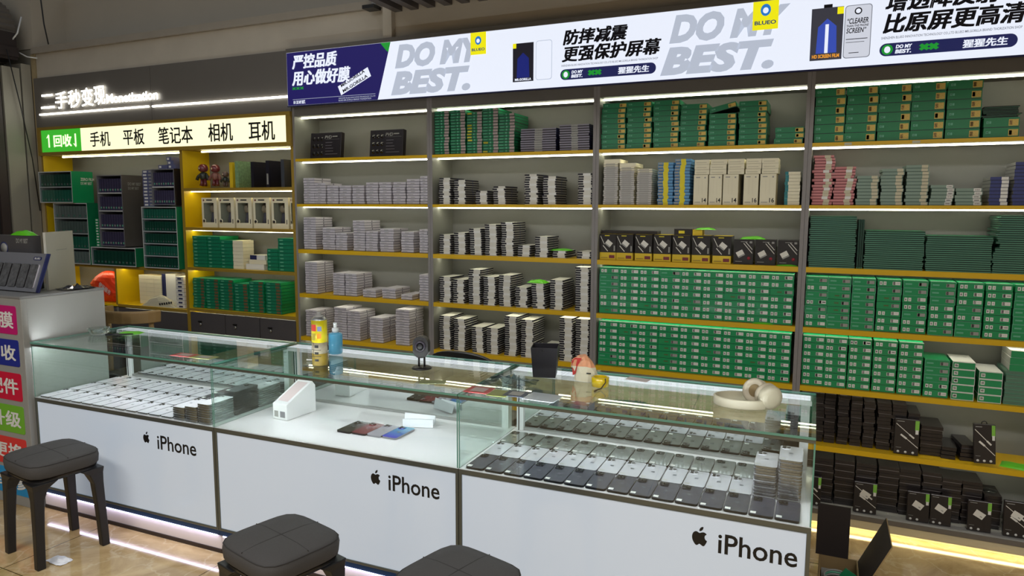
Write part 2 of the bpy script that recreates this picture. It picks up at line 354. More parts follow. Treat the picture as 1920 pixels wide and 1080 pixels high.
# ------------------------------------------------------------------ carton placement (all in metres)
PL = {}
def put(kind, me, mx, label, cat, group, proto=None):
    PL.setdefault(kind, []).append((me, mx, label, cat, group, proto))
def flush_cartons(limit=300):
    for kind, L in PL.items():
        L.sort(key=lambda t: (t[1].translation-Vector((0, 0, CAM_H))).length)
        for me, mx, label, cat, group, proto in L[:limit]:
            o = bpy.data.objects.new(kind, me); COL.objects.link(o); o.matrix_world = mx
            tag(o, label, cat, group)
        if len(L) > limit:
            b = MB()
            for me, mx, *_ in L[limit:]:
                k = len(b.v); b.v += [tuple(mx @ v.co) for v in me.vertices]
                mi = [b.mi(m) for m in me.materials]
                for p in me.polygons: b.f.append(tuple(k+q for q in p.vertices)); b.m.append(mi[p.material_index]); b.sm.append(False)
            o = b.build(kind+'_pile'); o['kind'] = 'stuff'; o['label'] = 'remaining %s filling out the far stacks of the same bay' % L[0][2].split(',')[0]; o['category'] = L[0][3]
def carton_mesh(name, w, d, h, body, tray=None, gap=.12, labels=(), top=None, side=None, sl=(), ins=.0012):
    """front face at y=0; labels (u0,u1,v0,v1,mat) on the front, sl on both sides"""
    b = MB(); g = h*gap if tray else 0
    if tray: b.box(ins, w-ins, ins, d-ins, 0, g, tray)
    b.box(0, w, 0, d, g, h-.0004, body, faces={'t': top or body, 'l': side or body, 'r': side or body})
    for u0, u1, v0, v1, m in labels: qd(b, u0*w, v0*h, u1*w, v1*h, -.0006, m)
    for u0, u1, v0, v1, m in sl:
        b.add([(w+.0005, u0*d, v0*h), (w+.0005, u1*d, v0*h), (w+.0005, u1*d, v1*h), (w+.0005, u0*d, v1*h)], [(0, 1, 2, 3)], m)
        b.add([(-.0005, u1*d, v0*h), (-.0005, u0*d, v0*h), (-.0005, u0*d, v1*h), (-.0005, u1*d, v1*h)], [(0, 1, 2, 3)], m)
    return b.mesh(name)
_mc = {}
def stacks(kind, cat, desc, shelfname, group, spec, h, base, d, mk, yf=YW+.02, jx=.002, jy=.003, ja=.8, tail=None):
    """spec: (x0, x1, n) of every stack; mk(width, variant) makes the carton mesh"""
    for si, (x0, x1, n) in enumerate(spec):
        wdt = round(x1-x0, 2)-.003; dx = 0
        for i in range(n):
            var = mk(wdt, si, i, n)
            a = R(random.uniform(-ja, ja)); dx = random.uniform(-jx, jx); dy = random.uniform(0, jy)
            mx = Matrix.Translation((x0+dx+.0015, yf+dy, base+i*h)) @ Matrix.Translation((wdt/2, d/2, 0)) @ rot_z(a) @ Matrix.Translation((-wdt/2, -d/2, 0))
            ds = desc(si, i) if callable(desc) else desc
            put(kind, var, mx, '%s, %s, %s stack, %s' % (ds, up(i, n) if n > 1 else 'single', NTH[si], shelfname), cat, group)
def cached(key, fn):
    if key not in _mc: _mc[key] = fn()
    return _mc[key]

# --- leftmost grey bay: silver cartons
def silver(h, d):
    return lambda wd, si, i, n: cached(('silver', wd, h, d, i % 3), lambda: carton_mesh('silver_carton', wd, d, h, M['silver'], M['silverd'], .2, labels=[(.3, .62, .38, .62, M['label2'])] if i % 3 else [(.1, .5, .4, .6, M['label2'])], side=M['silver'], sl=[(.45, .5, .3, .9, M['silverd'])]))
B1b = [(-3.078, -2.992, 10), (-2.991, -2.897, 8), (-2.893, -2.801, 7), (-2.796, -2.701, 7), (-2.697, -2.604, 7), (-2.593, -2.502, 8), (-2.499, -2.406, 8), (-2.4, -2.306, 8), (-2.302, -2.211, 9), (-2.208, -2.152, 10)]
B1c = [(-3.088, -2.986, 13), (-2.938, -2.839, 9), (-2.833, -2.739, 7), (-2.698, -2.607, 12), (-2.604, -2.512, 8), (-2.498, -2.401, 9), (-2.345, -2.256, 8), (-2.218, -2.154, 9)]
B1d = [(-3.086, -2.983, 13), (-2.864, -2.773, 9), (-2.767, -2.676, 9), (-2.634, -2.536, 3), (-2.492, -2.39, 4), (-2.351, -2.267, 2), (-2.221, -2.154, 10)]
B1e = [(-3.092, -2.988, 11), (-2.861, -2.762, 13), (-2.759, -2.658, 12), (-2.587, -2.487, 10), (-2.395, -2.296, 14)]
for spec, k, nm in ((B1b, 'b', 'second'), (B1c, 'c', 'third'), (B1d, 'd', 'fourth'), (B1e, 'e', 'fifth')):
    h = .0165 if k == 'b' else .0158
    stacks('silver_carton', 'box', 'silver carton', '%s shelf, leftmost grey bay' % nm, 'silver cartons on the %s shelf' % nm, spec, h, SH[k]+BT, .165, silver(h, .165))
# two black display boxes
for (x0, z0, x1, z1), wh in (((-3.06, 1.8445, -2.82, 2.01), 'left of the two'), ((-2.6, 1.8445, -2.36, 2.01), 'right of the two')):
    t = empty('display_box', (x0, YW+.07, z0)); W_, H_ = x1-x0, z1-z0
    t.rotation_euler = (R(-6), 0, 0)
    bevel(MB().box(0, W_, 0, .035, .0045, H_, mat('purple_black_card', (30, 25, 31), .4, noise=.15, nscale=40)).build('box_body', t), .002)
    b = MB(); letter(b, 'PVD', (W_*.47, H_*.76, W_*.7, H_*.88), -.0015, M['label2'], .02, .2)
    qd(b, W_*.72, H_*.82, W_*.88, H_*.86, -.0015, M['label2']); qd(b, W_*.5, H_*.73, W_*.95, H_*.735, -.0015, M['label2'])
    for q, ww in enumerate((.22, .2, .25, .26, .4)): qd(b, W_*.5, H_*(.6-.11*q), W_*(.5+ww), H_*(.625-.11*q), -.0015, mat('dim_print', (96, 92, 100), .6))
    b.build('printed_text', t)
    b = MB()
    for q in range(9): b.lathe([(.012, 0), (.012, .001)], mat('dark_camera_print', (16, 12, 18), .2), mx=Matrix.Translation((W_*(.12+.13*(q % 3)), -.001, H_*(.2+.28*(q//3)))) @ Matrix.Rotation(R(90), 4, 'X'), seg=12)
    b.build('lens_print', t)
    tag(t, 'black display box with grey print on the top shelf, %s' % wh, 'box', 'black display boxes on the top shelf')

# --- second grey bay
def greenthin(wd, si, i, n):
    y = (si == 2 and i % 16 in (4, 5, 6, 7, 8, 9, 13, 14)) or (si == 3 and i in (0, 3))
    return cached(('gt', wd, y, i % 2), lambda: carton_mesh('thin_green_carton', wd, .19, .0165, M['green'], M['greend'], .25, labels=[(.68, .98, .2, .95, M['pinkl']), (.05, .3, .45, .65, M['greenl']), (.44, .52, .3, .9, M['greenl'])]+([(.04, .32, .3, .8, M['yell'])] if y else []), top=M['greenb']))
stacks('thin_green_carton', 'box', lambda s, i: 'thin green carton', 'top shelf, second grey bay', 'thin green cartons on the top shelf',
       [(-2.108, -2.006, 15), (-2.002, -1.90, 15), (-1.896, -1.80, 14), (-1.796, -1.70, 15), (-1.696, -1.60, 13)], .0165, SH['a']+BT, .19, greenthin, jx=.002)
def greyslab(wd, si, i, n):
    return cached(('gs', wd, si), lambda: carton_mesh('slim_navy_carton', wd, .2, .0125, mat('grey_lilac_card', (134, 130, 146), .45), M['stridk'], .42, labels=[(.4, .62, .1, .95, M['label2'])], side=M['navy']))
stacks('slim_navy_carton', 'box', 'slim grey and navy carton', 'top shelf, second grey bay', 'slim grey navy cartons right of the green ones', [(-1.563, -1.355, 10), (-1.335, -1.169, 11)], .0125, SH['a']+BT, .2, greyslab)
def strip_c(wd, si, i, n):
    return cached(('st', wd, (si+i) % 3), lambda: carton_mesh('striped_carton', wd, .165, .0127, M['stridk'], M['striw'], .24, labels=[(.38, .93, .0, 1.0, M['striw'] if (si+i) % 3 else M['label'])], top=M['striw'], sl=[(0, 1, -.02, .05, M['striw']), (.5, .54, .1, 1, M['navy'])]))
B2 = dict(b=[(-2.081, -2.005, 12), (-1.982, -1.905, 11), (-1.842, -1.766, 6), (-1.73, -1.653, 8), (-1.535, -1.459, 13), (-1.428, -1.352, 12), (-1.225, -1.149, 13)],
 c=[(-2.081, -2.003, 9), (-1.984, -1.906, 10), (-1.88, -1.804, 12), (-1.782, -1.706, 14), (-1.679, -1.603, 15), (-1.577, -1.50, 5), (-1.472, -1.396, 9), (-1.369, -1.293, 3), (-1.227, -1.151, 3)],
 d=[(-2.082, -2.006, 12), (-1.991, -1.914, 11), (-1.889, -1.813, 16), (-1.792, -1.716, 13), (-1.694, -1.618, 14), (-1.593, -1.517, 9), (-1.49, -1.414, 11), (-1.38, -1.304, 13), (-1.233, -1.157, 19)],
 e=[(-2.086, -2.009, 16), (-1.987, -1.91, 15), (-1.869, -1.792, 12), (-1.772, -1.695, 12), (-1.657, -1.581, 18), (-1.555, -1.479, 17), (-1.43, -1.354, 6), (-1.322, -1.246, 19), (-1.229, -1.153, 19)])
for k, nm in zip('bcde', ('second', 'third', 'fourth', 'fifth')):
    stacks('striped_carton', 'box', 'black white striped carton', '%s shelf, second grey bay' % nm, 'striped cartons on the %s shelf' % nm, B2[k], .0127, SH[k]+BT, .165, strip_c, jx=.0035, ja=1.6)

# --- third grey bay
def greengold(w_, h_, nm):
    def f(wd, si, i, n):
        return cached((nm, wd, i % 3), lambda: carton_mesh(nm, wd, .19, h_, M['green'] if nm != 'green_case' else mat('green_case_card', (14, 122, 74), .4, noise=.06, nscale=40, coat=.3), M['greend'], .07, labels=[(.70, .97, .15, .8, M['gold']), (.72, .80, .25, .7, mat('sticker_brown', (96, 60, 30), .5)), (.07, .14, .42, .66, M['greenl']), (.09, .12, .48, .6, M['greend']), (.155, .21, .42, .66, M['greenl'])][:5]))
    return f
stacks('green_film_carton', 'box', 'wrapped green carton with gold sticker', 'top shelf, third grey bay', 'gold-stickered green cartons on the top shelf',
       [(-1.1, -0.975, 9), (-0.966, -0.838, 9), (-0.829, -0.70, 9), (-0.695, -0.566, 8), (-0.553, -0.422, 6), (-0.413, -0.285, 8), (-0.248, -0.122, 3)], .0262, SH['a']+BT, .19, greengold(.12, .0262, 'green_film_carton'), jx=.004)
mx = Matrix.Translation((-.548, YW+.02, SH['a']+BT+6*.0262+.001)) @ Matrix.Rotation(R(-13), 4, 'Y')
put('green_film_carton', cached(('green_film_carton', .127, 0), lambda: carton_mesh('green_film_carton', .127, .19, .0262, M['green'], M['greend'], .07, labels=[(.7, .97, .15, .8, M['gold'])])), mx, 'wrapped green carton lying tilted on top of fifth stack, top shelf, third grey bay', 'box', 'gold-stickered green cartons on the top shelf')
def greywhite(wd, si, i, n):
    top = i >= n-2
    return cached(('gw', wd, top, i % 2), lambda: carton_mesh('pale_carton', wd, .17, .0108, M['cream'] if top else mat('grey_white_card', (190, 188, 184), .5), mat('grey_tray', (136, 132, 130), .5), .25, labels=[(.15, .8, .4, .7, M['label2'])], side=M['cream']))
stacks('pale_carton', 'box', 'thin grey white carton', 'second shelf, third grey bay', 'thin pale cartons on the second shelf', [(-1.086, -1.006, 20), (-0.999, -0.918, 18), (-0.907, -0.825, 17)], .0108, SH['b']+BT, .17, greywhite)
for x0, zz in ((-1.084, 20), (-1.0, 18)):
    put('cream_carton', carton_mesh('cream_carton', .085, .16, .02, M['cream']), Matrix.Translation((x0, YW+.024, SH['b']+BT+zz*.0108)), 'cream carton lying on the %s grey white stack, third grey bay' % ('first' if zz == 20 else 'second'), 'box', 'cream cartons on the second shelf')
def blueyel(wd, si, i, n):
    return cached(('by', wd, i % 2), lambda: carton_mesh('blue_carton', wd, .17, .0152, M['bluec'], mat('blue_tray', (44, 92, 140), .5), .3, labels=[(.36, .68, .0, 1.0, M['yell']), (.04, .3, .3, .85, M['label2'])]))
stacks('blue_carton', 'box', 'light blue carton with yellow label', 'second shelf, third grey bay', 'blue and yellow cartons on the second shelf', [(-0.799, -0.718, 14), (-0.715, -0.63, 15)], .0152, SH['b']+BT, .17, blueyel, jx=.003)
z0 = SH['b']+BT
for q, (x0, x1, num) in enumerate(((-.617, -.547, '14'), (-.543, -.479, '14'), (-.475, -.402, '14'), (-.378, -.309, '16'), (-.303, -.229, '16'))):
    W_ = x1-x0-.002; H_ = .148
    b = MB(); b.box(0, W_, 0, .14, 0, H_, M['cream']); letter(b, num, (W_*.62, .012, W_*.92, .034), -.0008, M['ink'], .02)
    qd(b, W_*.1, .012, W_*.5, .015, -.0008, M['label2']); qd(b, W_*.15, H_*.9, W_*.45, H_*.93, -.0008, M['label2']); qd(b, W_*.75, H_*.88, W_*.85, H_*.93, -.0008, M['label2'])
    for c in (.35, .6): qd(b, W_*c, H_*.35, W_*(c+.008), H_*.85, -.0008, M['creamd'])
    put('phone_case_box', b.mesh('phone_case_box'), Matrix.Translation((x0, YW+.02, z0)), 'upright cream box numbered %s, %s of the five on second shelf, third grey bay' % (num, NTH[q]), 'box', 'upright cream boxes')
for q, (x0, x1, zb, n) in enumerate(((-.617, -.545, z0+.149, 3), (-.54, -.462, z0+.149, 3), (-.458, -.382, z0+.149, 3), (-.372, -.302, z0+.149, 3), (-.298, -.224, z0+.149, 3))):
    for i in range(n):
        put('cream_carton', cached(('cc', round(x1-x0, 3)), lambda: carton_mesh('cream_carton', x1-x0, .14, .0245, M['cream'], M['creamd'], .06, labels=[(.1, .8, .35, .5, M['creamd'])])), Matrix.Translation((x0+random.uniform(-.003, .003), YW+.025, zb+i*.0246)), 'cream carton, %s of three lying on the %s upright cream box' % (('lowest', 'middle', 'top')[i], NTH[q]), 'box', 'cream cartons on the second shelf')
stacks('cream_slim_carton', 'box', 'cream carton with teal end', 'second shelf, third grey bay', 'teal ended cream cartons', [(-.192, -.122, 10)], .0157, z0, .17,
       lambda wd, si, i, n: cached(('tc', wd), lambda: carton_mesh('cream_slim_carton', wd, .17, .0157, M['cream'], M['creamd'], .15, labels=[(0, .22, .05, 1, M['teal'])])))
# charger boxes with cable and plug pictures
def charger_box(w_, h_, d_, yel):
    t = empty('charger_box')
    fr = -.0008
    if yel:
        MB().box(0, w_, 0, d_, 0, h_*.28, M['brand']).box(0, w_, 0, d_, h_*.28, h_, M['blk'], faces={'t': M['brand']}).build('carton_body', t)
        b = MB(); qd(b, w_*.58, h_*.06, w_*.92, h_*.18, fr, mat('maroon_print', (120, 40, 50), .5)); qd(b, w_*.08, h_*.06, w_*.5, h_*.09, fr, M['ywood']); qd(b, w_*.3, h_*.92, w_*.6, h_*.95, fr, M['yell'])
        qd(b, w_*.86, h_*.34, w_*.94, h_*.55, fr, M['label2'])
    else:
        MB().box(0, w_, 0, d_, 0, h_, M['blk']).build('carton_body', t)
        b = MB(); qd(b, w_*.8, h_*.85, w_*.93, h_*.93, fr, M['label2']); b.lathe([(.008, 0), (.008, .0005)], mat('red_badge', (150, 40, 56), .5), mx=Matrix.Translation((w_*.78, fr, h_*.25)) @ Matrix.Rotation(R(90), 4, 'X'), seg=12); qd(b, w_*.1, h_*.1, w_*.45, h_*.12, fr, M['label2']); qd(b, w_*.35, h_*.9, w_*.7, h_*.92, fr, M['label2'])
    b.build('printed_text', t)
    b = MB(); s = 1 if yel else -1
    c = (w_*.55 if yel else w_*.35, h_*.63 if yel else h_*.42)
    mxr = Matrix.Translation((c[0], 0, c[1])) @ Matrix.Rotation(R(38 if yel else -30), 4, 'Y')
    b.add([(-.017, fr*1.2, -.015), (.017, fr*1.2, -.015), (.017, fr*1.2, .015), (-.017, fr*1.2, .015)], [(0, 1, 2, 3)], M['whitep'], mxr)
    b.add([(-.017, fr*1.3, -.015), (.017, fr*1.3, -.015), (.017, fr*1.3, -.008), (-.017, fr*1.3, -.008)], [(0, 1, 2, 3)], M['label2'], mxr)
    b.build('plug_picture', t)
    b = MB()
    for (ax, az, bx, bz, tk) in (((.04, .92, .28, .6, .003), (.2, .55, .5, .33, .004)) if yel else ((.5, .85, .95, .45, .003), (.6, .9, .95, .6, .003))):
        A, B_ = Vector((ax*w_, 0, az*h_)), Vector((bx*w_, 0, bz*h_)); d = (B_-A).normalized(); n = Vector((d.z, 0, -d.x))*tk*.5
        b.add([tuple(A-n+Vector((0, fr*1.4, 0))), tuple(B_-n+Vector((0, fr*1.4, 0))), tuple(B_+n+Vector((0, fr*1.4, 0))), tuple(A+n+Vector((0, fr*1.4, 0)))], [(0, 1, 2, 3)], M['whitep'])
    b.build('cable_picture', t)
    return t
ck = {}
for q, (x0, x1) in enumerate(((-1.103, -1.016), (-1.012, -.916), (-.912, -.818), (-.814, -.721), (-.717, -.623), (-.619, -.521), (-.517, -.423), (-.416, -.32), (-.314, -.22), (-.212, -.12))):
    y = q < 7; kk = (y,)
    if kk not in ck: ck[kk] = charger_box(.0885 if y else .092, .136 if y else .122, .12, y); o = ck[kk]
    else: o = copy_tree(ck[kk])
    o.location = (x0+.002, YW+.03, SH['c']+BT+.0002)
    if y: tag(o, 'black and yellow charger box, %s from left on third shelf of third bay' % NTH[q], 'charger box', 'charger boxes on the third shelf')
    else: tag(o, 'all black charger box, %s from right on third shelf of third bay' % ('third', 'second', 'first')[q-7], 'charger box', 'charger boxes on the third shelf')
zc = SH['c']+BT+.137
o = bevel(MB().box(-1.1, -.80, YW+.05, YW+.14, zc, zc+.017, M['blk']).build('flat_box'), .002); tag(o, 'long flat black box lying over the leftmost charger boxes', 'box')
o = MB().box(-.713, -.622, YW+.05, YW+.12, zc, zc+.031, M['blk']).build('cable_box'); qd_ = MB(); qd(qd_, -.69, zc+.008, -.66, zc+.022, YW+.0492, M['yell']); c_ = qd_.build('label_strip'); c_.parent = o; tag(o, 'small black box with yellow label lying on the charger boxes', 'box')
o = MB().box(-.62, -.572, YW+.05, YW+.12, zc, zc+.028, M['brand']).build('cable_box'); tag(o, 'small yellow box end beside the black one on the charger boxes', 'box')
def pouch(x, y, z, L, W_, H_, label, rz=0, m='lime'):
    b = MB(); n = 10; vs = []; fs = []
    for i in range(n+1):
        for j in range(n+1):
            u, v = i/n*2-1, j/n*2-1; k = (1-abs(u)**2.5)*(1-abs(v)**2.5)
            vs.append((u*L/2, v*W_/2, H_*(k**.6)*(.85+.15*math.sin(5*u+3*v)*math.cos(4*v))))
    for i in range(n):
        for j in range(n): a = i*(n+1)+j; fs.append((a, a+n+1, a+n+2, a+1))
    k = len(vs); vs += [(vx, vy, 0.0) for vx, vy, vz in vs]; fs += [tuple(k+q for q in reversed(f)) for f in fs]
    b.add(vs, fs, M[m], None, True); o = b.build('green_pouch', loc=(x, y, z)); o.rotation_euler = (0, 0, rz); tag(o, label, 'pouch'); return o
pouch(-.56, YW+.075, zc+.0285, .10, .06, .012, 'crumpled lime green pouch on the yellow charger boxes', .2)
pouch(-.33, YW+.07, SH['c']+BT+.123, .12, .06, .016, 'lime green pouch on top of the black charger boxes', .1)
pouch(-.165, YW+.022, SH['c']+BT, .10, .03, .008, 'lime green pouch at the foot of the rightmost black charger box', 0)
pouch(-.262, YW+.016, SH['d']+BT, .10, .03, .008, 'lime green pouch on shelf edge before the upper green carton wall', 0)
pouch(-1.33, YW+.07, SH['c']+BT+3*.0127+.001, .12, .07, .012, 'lime green pouch on a low striped stack, third shelf', .1)
pouch(-1.47, YW+.07, SH['d']+BT+11*.0127+.001, .11, .07, .02, 'lime green pouch on striped cartons, fourth shelf', -.1)
pouch(.832, YW+.06, SH['f']+BT, .14, .09, .012, 'lime green pouch lying flat on yellow shelf right of cable boxes', -.3)

def wallgreen(h_, mode):
    def f(wd, si, i, n):
        v = mode(si, i)
        def mk():
            L = []
            if v == 0: L = [(.08, .2, .25, .72, M['label']), (.11, .16, .36, .6, M['ink']), (.24, .36, .25, .72, M['label']), (.28, .33, .36, .6, M['label2']), (.62, .94, .3, .74, M['label']), (.64, .73, .32, .72, M['ink']), (.77, .92, .46, .58, M['label2'])]
            if v == 1: L = [(.0, 1, .0, .05, M['greenl']), (.0, 1, .93, .98, M['greenl']), (.0, .02, 0, 1, M['greenl']), (.98, 1, 0, 1, M['greenl']), (.08, .35, .42, .62, M['greenl']), (.62, .94, .3, .74, M['label2']), (.64, .73, .32, .72, M['ink'])]
            if v == 2: L = [(.62, .94, .3, .74, M['label2']), (.64, .72, .32, .72, M['ink']), (.3, .5, .44, .6, mat('brownish_print', (84, 96, 50), .5))]
            if v == 3: L = [(.0, 1, .0, .07, M['label']), (.0, 1, .9, .98, M['label']), (.0, .02, 0, 1, M['label']), (.98, 1, 0, 1, M['label']), (.08, .26, .25, .72, M['label']), (.11, .23, .36, .62, M['greend'])]
            return carton_mesh('green_carton', wd, .18, h_, M['greenb'], M['greend'], .05, labels=L, top=M['label'] if v == 3 else M['greenb'])
        return cached(('wg', round(wd, 2), v, round(h_, 4)), mk)
    return f
g9 = [(-1.098+.1075*k, -1.098+.1075*(k+1)-.002, 7) for k in range(9)]
def modeA(si, i): return 1 if (si == 0 and i in (3, 4, 5)) or (si == 3 and i == 6) else (2 if (si*5+i*3) % 13 == 0 else 0)
def modeB(si, i): return 1 if (si == 0 and i == 1) else (2 if (si*7+i*3) % 11 == 0 or (si == 3 and i in (1, 2, 3)) else 0)
stacks('green_carton', 'box', 'green phone part carton', 'fourth shelf, third grey bay', 'green carton wall on the fourth shelf', g9, .0352, SH['d']+BT, .18, wallgreen(.0352, modeA), yf=YW+.02, jx=.001, jy=.002, ja=.3)
stacks('green_carton', 'box', 'green phone part carton', 'fifth shelf, third grey bay', 'green carton wall on the fifth shelf', g9, .0345, SH['e']+BT, .18, wallgreen(.0345, modeB), yf=YW+.02, jx=.001, jy=.002, ja=.3)

# --- rightmost grey bay
stacks('green_case', 'box', 'large green case with gold sticker', 'top shelf, rightmost grey bay', 'large green cases on the top shelf',
       [(-0.078, 0.051, 6), (0.054, 0.183, 6), (0.185, 0.313, 6), (0.315, 0.446, 6), (0.448, 0.575, 6), (0.588, 0.716, 2)], .0415, SH['a']+BT, .19, greengold(.13, .0415, 'green_case'), jx=.002)
stacks('dark_film_sheet', 'sheet', 'thin dark film packet', 'on two green cases, rightmost bay', 'loose dark film packets', [(.585, .715, 8)], .006, SH['a']+BT+.0835, .17,
       lambda wd, si, i, n: cached(('dfs', wd), lambda: carton_mesh('dark_film_sheet', wd, .17, .0055, M['blackm'], M['greenl'], .2)), jx=.008, ja=3)
stacks('pink_carton', 'box', 'thin pink carton', 'second shelf, rightmost grey bay', 'pink cartons on the second shelf', [(-0.072, 0.018, 17), (0.021, 0.112, 13)], .0135, SH['b']+BT, .17,
       lambda wd, si, i, n: cached(('pk', wd, i % 3), lambda: carton_mesh('pink_carton', wd, .17, .0135, M['pink'], M['pinkd'], .3, labels=[(.55, .84, .05, 1, M['label'] if i % 3 == 2 else M['creamd'])], sl=[(0, .1, .3, 1, M['label'])])), jx=.006, ja=1.5)
stacks('sage_carton', 'box', 'thin sage green carton', 'second shelf, rightmost grey bay', 'sage cartons on the second shelf', [(0.116, 0.211, 9), (0.214, 0.307, 11), (0.311, 0.405, 12), (0.409, 0.503, 6), (0.507, 0.604, 5)], .0148, SH['b']+BT, .17,
       lambda wd, si, i, n: cached(('sg', wd, si > 2, i % 2), lambda: carton_mesh('sage_carton', wd, .17, .0148, M['sage'], M['saged'], .16, labels=[(.68, .96, .1, .95, M['label'] if si > 2 else M['creamd'])]+([(.72, .92, .4, .6, M['ink'])] if si > 2 else []))), jx=.004, ja=1.2)
stacks('navy_carton', 'box', 'navy blue carton', 'second shelf, rightmost grey bay', 'navy cartons on the second shelf', [(0.628, 0.703, 8), (0.712, 0.788, 12)], .0152, SH['b']+BT, .17,
       lambda wd, si, i, n: cached(('nv', wd, si), lambda: carton_mesh('navy_carton', wd, .17, .0152, mat('blue_navy_card', (46, 56, 116), .45), M['stridk'], .12, labels=[(.6, .98, .1, .95, M['label'])] if si == 0 else [(.6, .98, .4, .95, M['label2'])], side=M['label2'])))
def film(wd, si, i, n): return cached(('fl', wd, i % 2), lambda: carton_mesh('dark_green_film_pack', wd, .2, .0092, M['greend'], mat('mint_edge', (120, 190, 160), .4), .2, ins=.0002, top=M['green']))
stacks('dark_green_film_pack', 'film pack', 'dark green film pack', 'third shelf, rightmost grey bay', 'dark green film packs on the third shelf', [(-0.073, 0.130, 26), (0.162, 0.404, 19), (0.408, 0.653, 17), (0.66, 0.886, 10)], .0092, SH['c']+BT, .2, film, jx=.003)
stacks('dark_green_film_pack', 'film pack', 'dark green film pack', 'on fourth pile, rightmost grey bay', 'dark green film packs on the third shelf', [(.672, .90, 17)], .0092, SH['c']+BT+.092, .2, film, jx=.008, ja=2)
for q in range(3):
    put('standing_film_pack', cached(('sfp',), lambda: carton_mesh('standing_film_pack', .007, .19, .225, M['greend'], M['greenl'], .02)), Matrix.Translation((.134+q*.0088, YW+.02+.004*q, SH['c']+BT)), 'dark green film pack standing upright, %s of three between the first two piles' % NTH[q], 'film pack', 'film packs standing on edge')
g4 = [(-0.078, 0.018), (0.02, 0.12), (0.122, 0.222), (0.226, 0.326), (0.33, 0.432), (0.436, 0.537), (0.54, 0.642), (.645, .747), (.75, .852)]
def modeC(si, i):
    t = ['0010101', '1122211', '1111111', '0002210', '0010011', '1000111', '1101000', '0000000', '1111110'][si]
    return int(t[i])
stacks('green_carton', 'box', 'green phone part carton', 'fourth shelf, rightmost grey bay', 'green carton wall in the rightmost bay', [(a, b_, 7) for a, b_ in g4], .0345, SH['d']+BT, .18, wallgreen(.0345, modeC), jx=.001, jy=.002, ja=.3)
def modeD(si, i): return 0 if si < 5 else (3 if si in (6, 7) else (1 if i > 1 else 0)) if si < 8 else 3
stacks('green_carton', 'box', 'green phone part carton', 'fifth shelf, rightmost grey bay', 'green cartons on fifth shelf of rightmost bay', [(-0.078, 0.018, 7), (0.02, 0.12, 7), (0.122, 0.222, 7), (0.226, 0.326, 7), (0.33, 0.432, 7), (0.436, 0.535, 5), (0.543, 0.637, 5), (0.646, 0.737, 4)], .0345, SH['e']+BT, .18, wallgreen(.0345, modeD), jx=.001, jy=.002, ja=.3)
stacks('sage_green_slim_pack', 'box', 'slim grey green carton', 'fifth shelf, rightmost grey bay', 'slim grey green cartons', [(.742, .86, 9)], .0165, SH['e']+BT, .18, lambda wd, si, i, n: cached(('sl', wd), lambda: carton_mesh('sage_green_slim_pack', wd, .18, .0165, mat('grey_green_card', (84, 118, 100), .4), M['greenl'], .14)))
stacks('green_upright_carton', 'box', 'green carton', 'on slim grey green cartons, rightmost bay', 'green cartons on the slim ones', [(.755, .87, 3)], .03, SH['e']+BT+9*.0165, .17, lambda wd, si, i, n: cached(('gu', wd), lambda: carton_mesh('green_upright_carton', wd, .17, .03, M['greenb'], M['greenl'], .05, side=M['label2'], top=M['label'])))
def blackc(wd, si, i, n): return cached(('bk', round(wd, 2), (si+i) % 4), lambda: carton_mesh('cable_carton', wd, .16, .0172, M['blk'], M['blkedge'] if (si+i) % 4 == 0 else M['blkd'], .1, labels=[(.05, .5, .3, .5, mat('faint_print', (54, 46, 46), .5))]))
stacks('cable_carton', 'box', 'glossy black cable carton', 'sixth shelf, rightmost grey bay', 'black cable cartons on the sixth shelf', [(-0.074, -0.028, 14), (-0.025, 0.03, 14), (0.035, 0.088, 14), (0.094, 0.145, 14), (0.15, 0.201, 14), (0.205, 0.257, 13), (0.263, 0.321, 13), (0.326, 0.383, 13), (0.387, 0.438, 11), (0.443, 0.529, 8)], .0172, SH['f']+BT, .16, blackc, yf=YW+.06, jx=.003, ja=1.5)
def blackd(wd, si, i, n): return cached(('bd', round(wd, 2), (si*3+i) % 4), lambda: carton_mesh('charger_carton', wd, .14, .0175, M['blk'], M['blkedge'] if (si*3+i) % 4 in (0, 2) else M['blkd'], .12))
stacks('charger_carton', 'box', 'glossy black charger carton', 'bottom shelf, rightmost grey bay', 'black charger cartons on the bottom shelf', [(-.074, -.002, 13), (0.001, 0.093, 13), (0.096, 0.186, 13), (0.19, 0.279, 13), (0.284, 0.371, 13), (0.376, 0.464, 13), (0.469, 0.546, 13), (0.549, 0.627, 12), (0.629, 0.708, 12), (0.715, 0.788, 9)], .0172, SH['g']+BT, .14, blackd, yf=YW+.090, jx=.003, ja=1.5)
for q, (a, x, z, n) in enumerate(((-5, .528, SH['f']+BT, 3), (4, .602, SH['f']+BT+.0, 4))):
    for i in range(n):
        mx = Matrix.Translation((x+.002*i, YW+.045+.003*i, z+i*.0182)) @ rot_z(R(a+1*i))
        put('cable_carton', blackc(.06, 1, i, 4), mx, 'glossy black cable carton, %s in the %s loose heap, sixth shelf, rightmost bay' % (up(i, n), ('left', 'right')[q]), 'box', 'black cable cartons on the sixth shelf')
